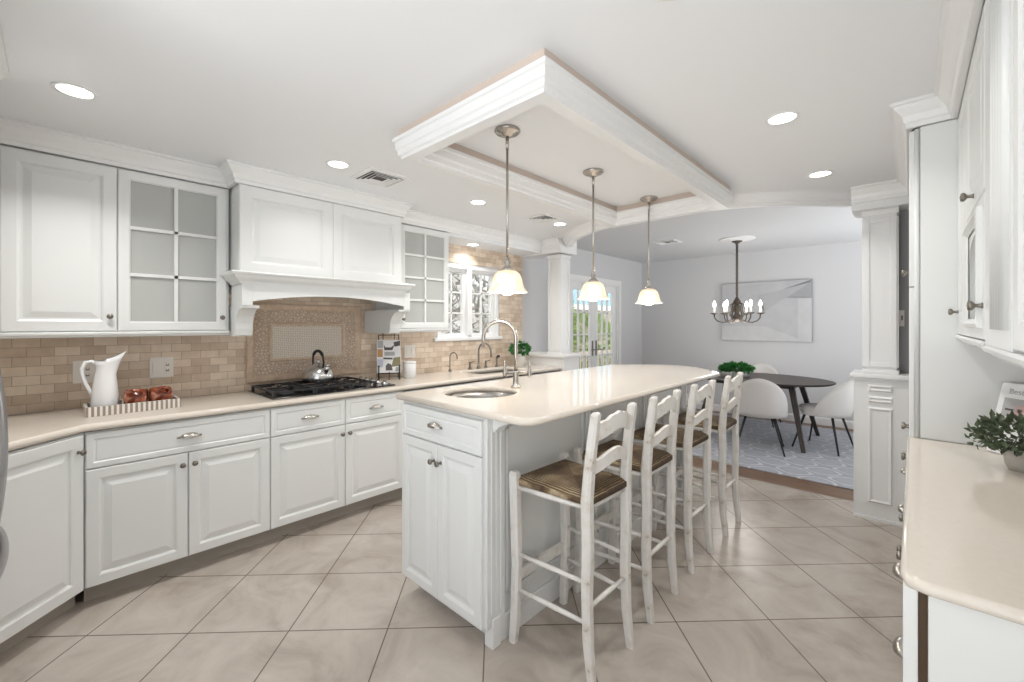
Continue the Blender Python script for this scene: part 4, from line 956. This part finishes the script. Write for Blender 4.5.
# magazine on the right-hand worktop
t = thing('magazine', 'white cookbook with photo cover leaning against the wall on the right-hand worktop', 'magazine', (.221, 2.60, .9155), math.radians(-47))
th_ = math.radians(14); MH, MW = .285, .225
def mg(x, z, d): return (x, z*math.sin(th_)-d*math.cos(th_), z*math.cos(th_)+d*math.sin(th_)+.003)
b = B(); b.hexa([mg(0, 0, 0), mg(MW, 0, 0), mg(MW, 0, -.012), mg(0, 0, -.012)], [mg(0, MH, 0), mg(MW, MH, 0), mg(MW, MH, -.012), mg(0, MH, -.012)]); b.build('cover', PAPER, t)
def mpatch(name, pts, mt):
    b = B(); b.poly([mg(x, z, .0008) for x, z in pts]); return b.build(name, mt, t)
mpatch('cover_photo', [(.02, .15), (MW-.01, .15), (MW-.01, .225), (.02, .225)], PGREY)
for x0_, x1_, z0_, z1_, mt in ((.03, .06, .175, .183, PINK2), (.065, .095, .16, .20, PINK), (.072, .088, .172, .186, PINK2), (.10, .125, .16, .205, PETAL), (.128, .14, .155, .18, PGREY), (.145, .20, .155, .21, PINK), (.025, .09, .128, .142, PGREY), (.10, .18, .128, .142, PGREY)):
    b = B(); b.poly([mg(x, z, .0014) for x, z in ((x0_, z0_), (x1_, z0_), (x1_, z1_), (x0_, z1_))]); b.build('cover_detail', mt, t)
tc = bpy.data.curves.new('cover_title', 'FONT'); tc.body = 'Best Ca'; tc.size = .030; tc.extrude = .0003
o = bpy.data.objects.new('tmp_text', tc); C.objects.link(o); dg = bpy.context.evaluated_depsgraph_get()
me = bpy.data.meshes.new_from_object(o.evaluated_get(dg)); bpy.data.objects.remove(o); me.materials.clear(); me.materials.append(PGREY)
o = bpy.data.objects.new('cover_title', me); C.objects.link(o); o.parent = t
p_ = mg(0, .243, .0012)
o.matrix_local = Matrix(((1, 0, 0, .03), (0, math.sin(th_), -math.cos(th_), p_[1]), (0, math.cos(th_), math.sin(th_), p_[2]), (0, 0, 0, 1)))
# potted greenery on the right-hand worktop
t = thing('potted_plant', 'small leafy potted plant in a stone pot on the right-hand worktop', 'plant', (.288, 2.33, .9155))
b = B(); b.lathe([(0, 0), (.036, 0), (.045, .02), (.052, .06), (.054, .078), (.048, .078), (.044, .06), (0, .055)], (0, 0, 0), 24, cap=False); b.build('pot', POTG, t)
b = B(); leaf_cloud(b, 620, 0, 0, .122, .108, .108, .058, .026); b.build('foliage', LEAF2, t)
b = B()
for k in range(9):
    a = -2.9+.28*k; r = .10+.03*random.random(); b.tube([(0, 0, .07), (r*.5*math.cos(a), r*.5*math.sin(a), .11), (r*1.15*math.cos(a), r*1.15*math.sin(a), .085+.04*(k % 3))], .0018, 5)
    leaf_cloud(b, 8, r*1.1*math.cos(a), r*1.1*math.sin(a), .09+.04*(k % 3), .025, .025, .015, .028)
b.build('sprig', LEAF2, t)
b = B(); leaf_cloud(b, 45, 0, 0, .13, .105, .105, .055, .015); b.build('blossom', PETAL, t)
# ================================================================== OUTSIDE
b = B(); b.box(-22, -8, -.35, XW-.14, 18, -.25); struct('ground', b, GROUND)
def tree(label, x, y, h, r, seed):
    random.seed(seed); b = B()
    def br(p, d, L_, r_, k):
        pts = [p]; q = p
        for i in range(3):
            q = q+d*L_/3+Vector((random.uniform(-1, 1), random.uniform(-1, 1), random.uniform(-.4, .6)))*L_*.07; pts.append(q)
        b.tube(pts, [r_, r_*.9, r_*.8, r_*.65], 6 if k else 10)
        if k < 4:
            for _ in range(3 if k else 5):
                nd = (d*.55+Vector((random.uniform(-1, 1), random.uniform(-1, 1), random.uniform(-.25, .7)))).normalized(); i = random.choice((1, 2, 3)); br(pts[i], nd, L_*random.uniform(.55, .8), r_*.5, k+1)
    br(Vector((0, 0, 0)), Vector((random.uniform(-.1, .1), random.uniform(-.1, .1), 1)), h, r, 0)
    return tag(b.build('bare_tree', BARK, loc=(x, y, -.25)), label, 'tree')
tree('bare winter tree seen through the left sash of the kitchen window', -6.2, 4.1, 2.2, .13, 3)
tree('bare winter tree seen through the right sash of the kitchen window', -8.2, 6.0, 1.8, .10, 11)
m_ = mat('winter_hillside', rough=.95); n_ = N(m_); o_, s_ = n_.obj(); n_.base(n_.ramp(n_.noise(o_, 2.2, 8, .75), [(.3, (.16, .15, .135)), (.5, (.33, .32, .30)), (.7, (.55, .55, .54))]))
b = B(); b.loft([[(-13.5, y, -.25), (-15, y, 1.2+.2*math.sin(y)), (-17, y, 3.0+.3*math.sin(y*1.7)), (-20, y, 4.4), (-20, y, -.25)] for y in (6, 7.5, 9, 10.5, 12, 13.5, 15, 16.5)]); struct('hill', b, m_, 'wooded winter hillside beyond the kitchen window')
random.seed(4); b = B()
for k in range(420):
    y = random.uniform(3.0, 13); x = -11+random.uniform(-.9, .9); z = random.uniform(-.2, 3.4); a = random.uniform(0, PI)
    p = Vector((x, y, z)); d = Vector((random.uniform(-.3, .3), math.cos(a), math.sin(a)))*random.uniform(.5, 1.3); b.tube([p, p+d*.5+Vector((0, random.uniform(-.1, .1), random.uniform(-.1, .1))), p+d], [random.uniform(.02, .06), .03, .008], 5)
tag(b.build('thicket', TWIG), 'dense grey leafless thicket far outside the kitchen window', 'thicket', kind='stuff')
def shrub(label, x, y, rx, ry, h, n, seed, m_=LEAF3):
    random.seed(seed); t = thing('shrub', label, 'shrub', (x, y, -.25)); b = B(); leaf_cloud(b, n, 0, 0, h/2, rx, ry, h/2, .13); b.build('foliage', m_, t)
    b = B(); b.tube([(0, 0, 0), (.03, 0, h*.3), (0, .02, h*.6)], [.05, .04, .02], 8); b.build('stem', BARK, t)
shrub('tall green evergreen shrub outside the left French door', -7.2, 8.9, .8, .9, 3.0, 2600, 5, LEAF3)
shrub('green shrub outside the right French door', -7.4, 11.2, .9, 1.2, 2.0, 2200, 6, LEAF3)
t = thing('garden_fence', 'weathered wooden railing outside the French doors', 'fence', (-5.6, 6.2, -.25))
b = B(); b.box(-.03, 0, .95, .03, 6, 1.03); b.box(-.02, 0, .25, .02, 6, .32); b.build('rail', FENCEW, t)
for k in range(24): b = B(); b.box(-.015, .02+k*.255, .0, .015, .06+k*.255, .96); b.build('baluster', FENCEW, t)
t = thing('neighbour_house', 'blue-grey neighbouring building with white eave seen through the French doors', 'building', (-11.5, 17.5, -.25))
b = B(); b.box(-3, -3, 0, 1.2, 3, 2.3); b.build('wall', FENCEW, t); b = B(); b.hexa([(-3.3, -3.3, 2.45), (1.5, -3.3, 2.45), (1.5, 3.3, 2.45), (-3.3, 3.3, 2.45)], [(-3.3, -3.3, 2.5), (-1, -3.3, 4.2), (-1, 3.3, 4.2), (-3.3, 3.3, 2.5)]); b.build('roof', HOUSEB, t); b = B(); b.box(1.4, -3.4, 2.28, 1.6, 3.4, 2.48); b.build('fascia', HOUSEW, t)
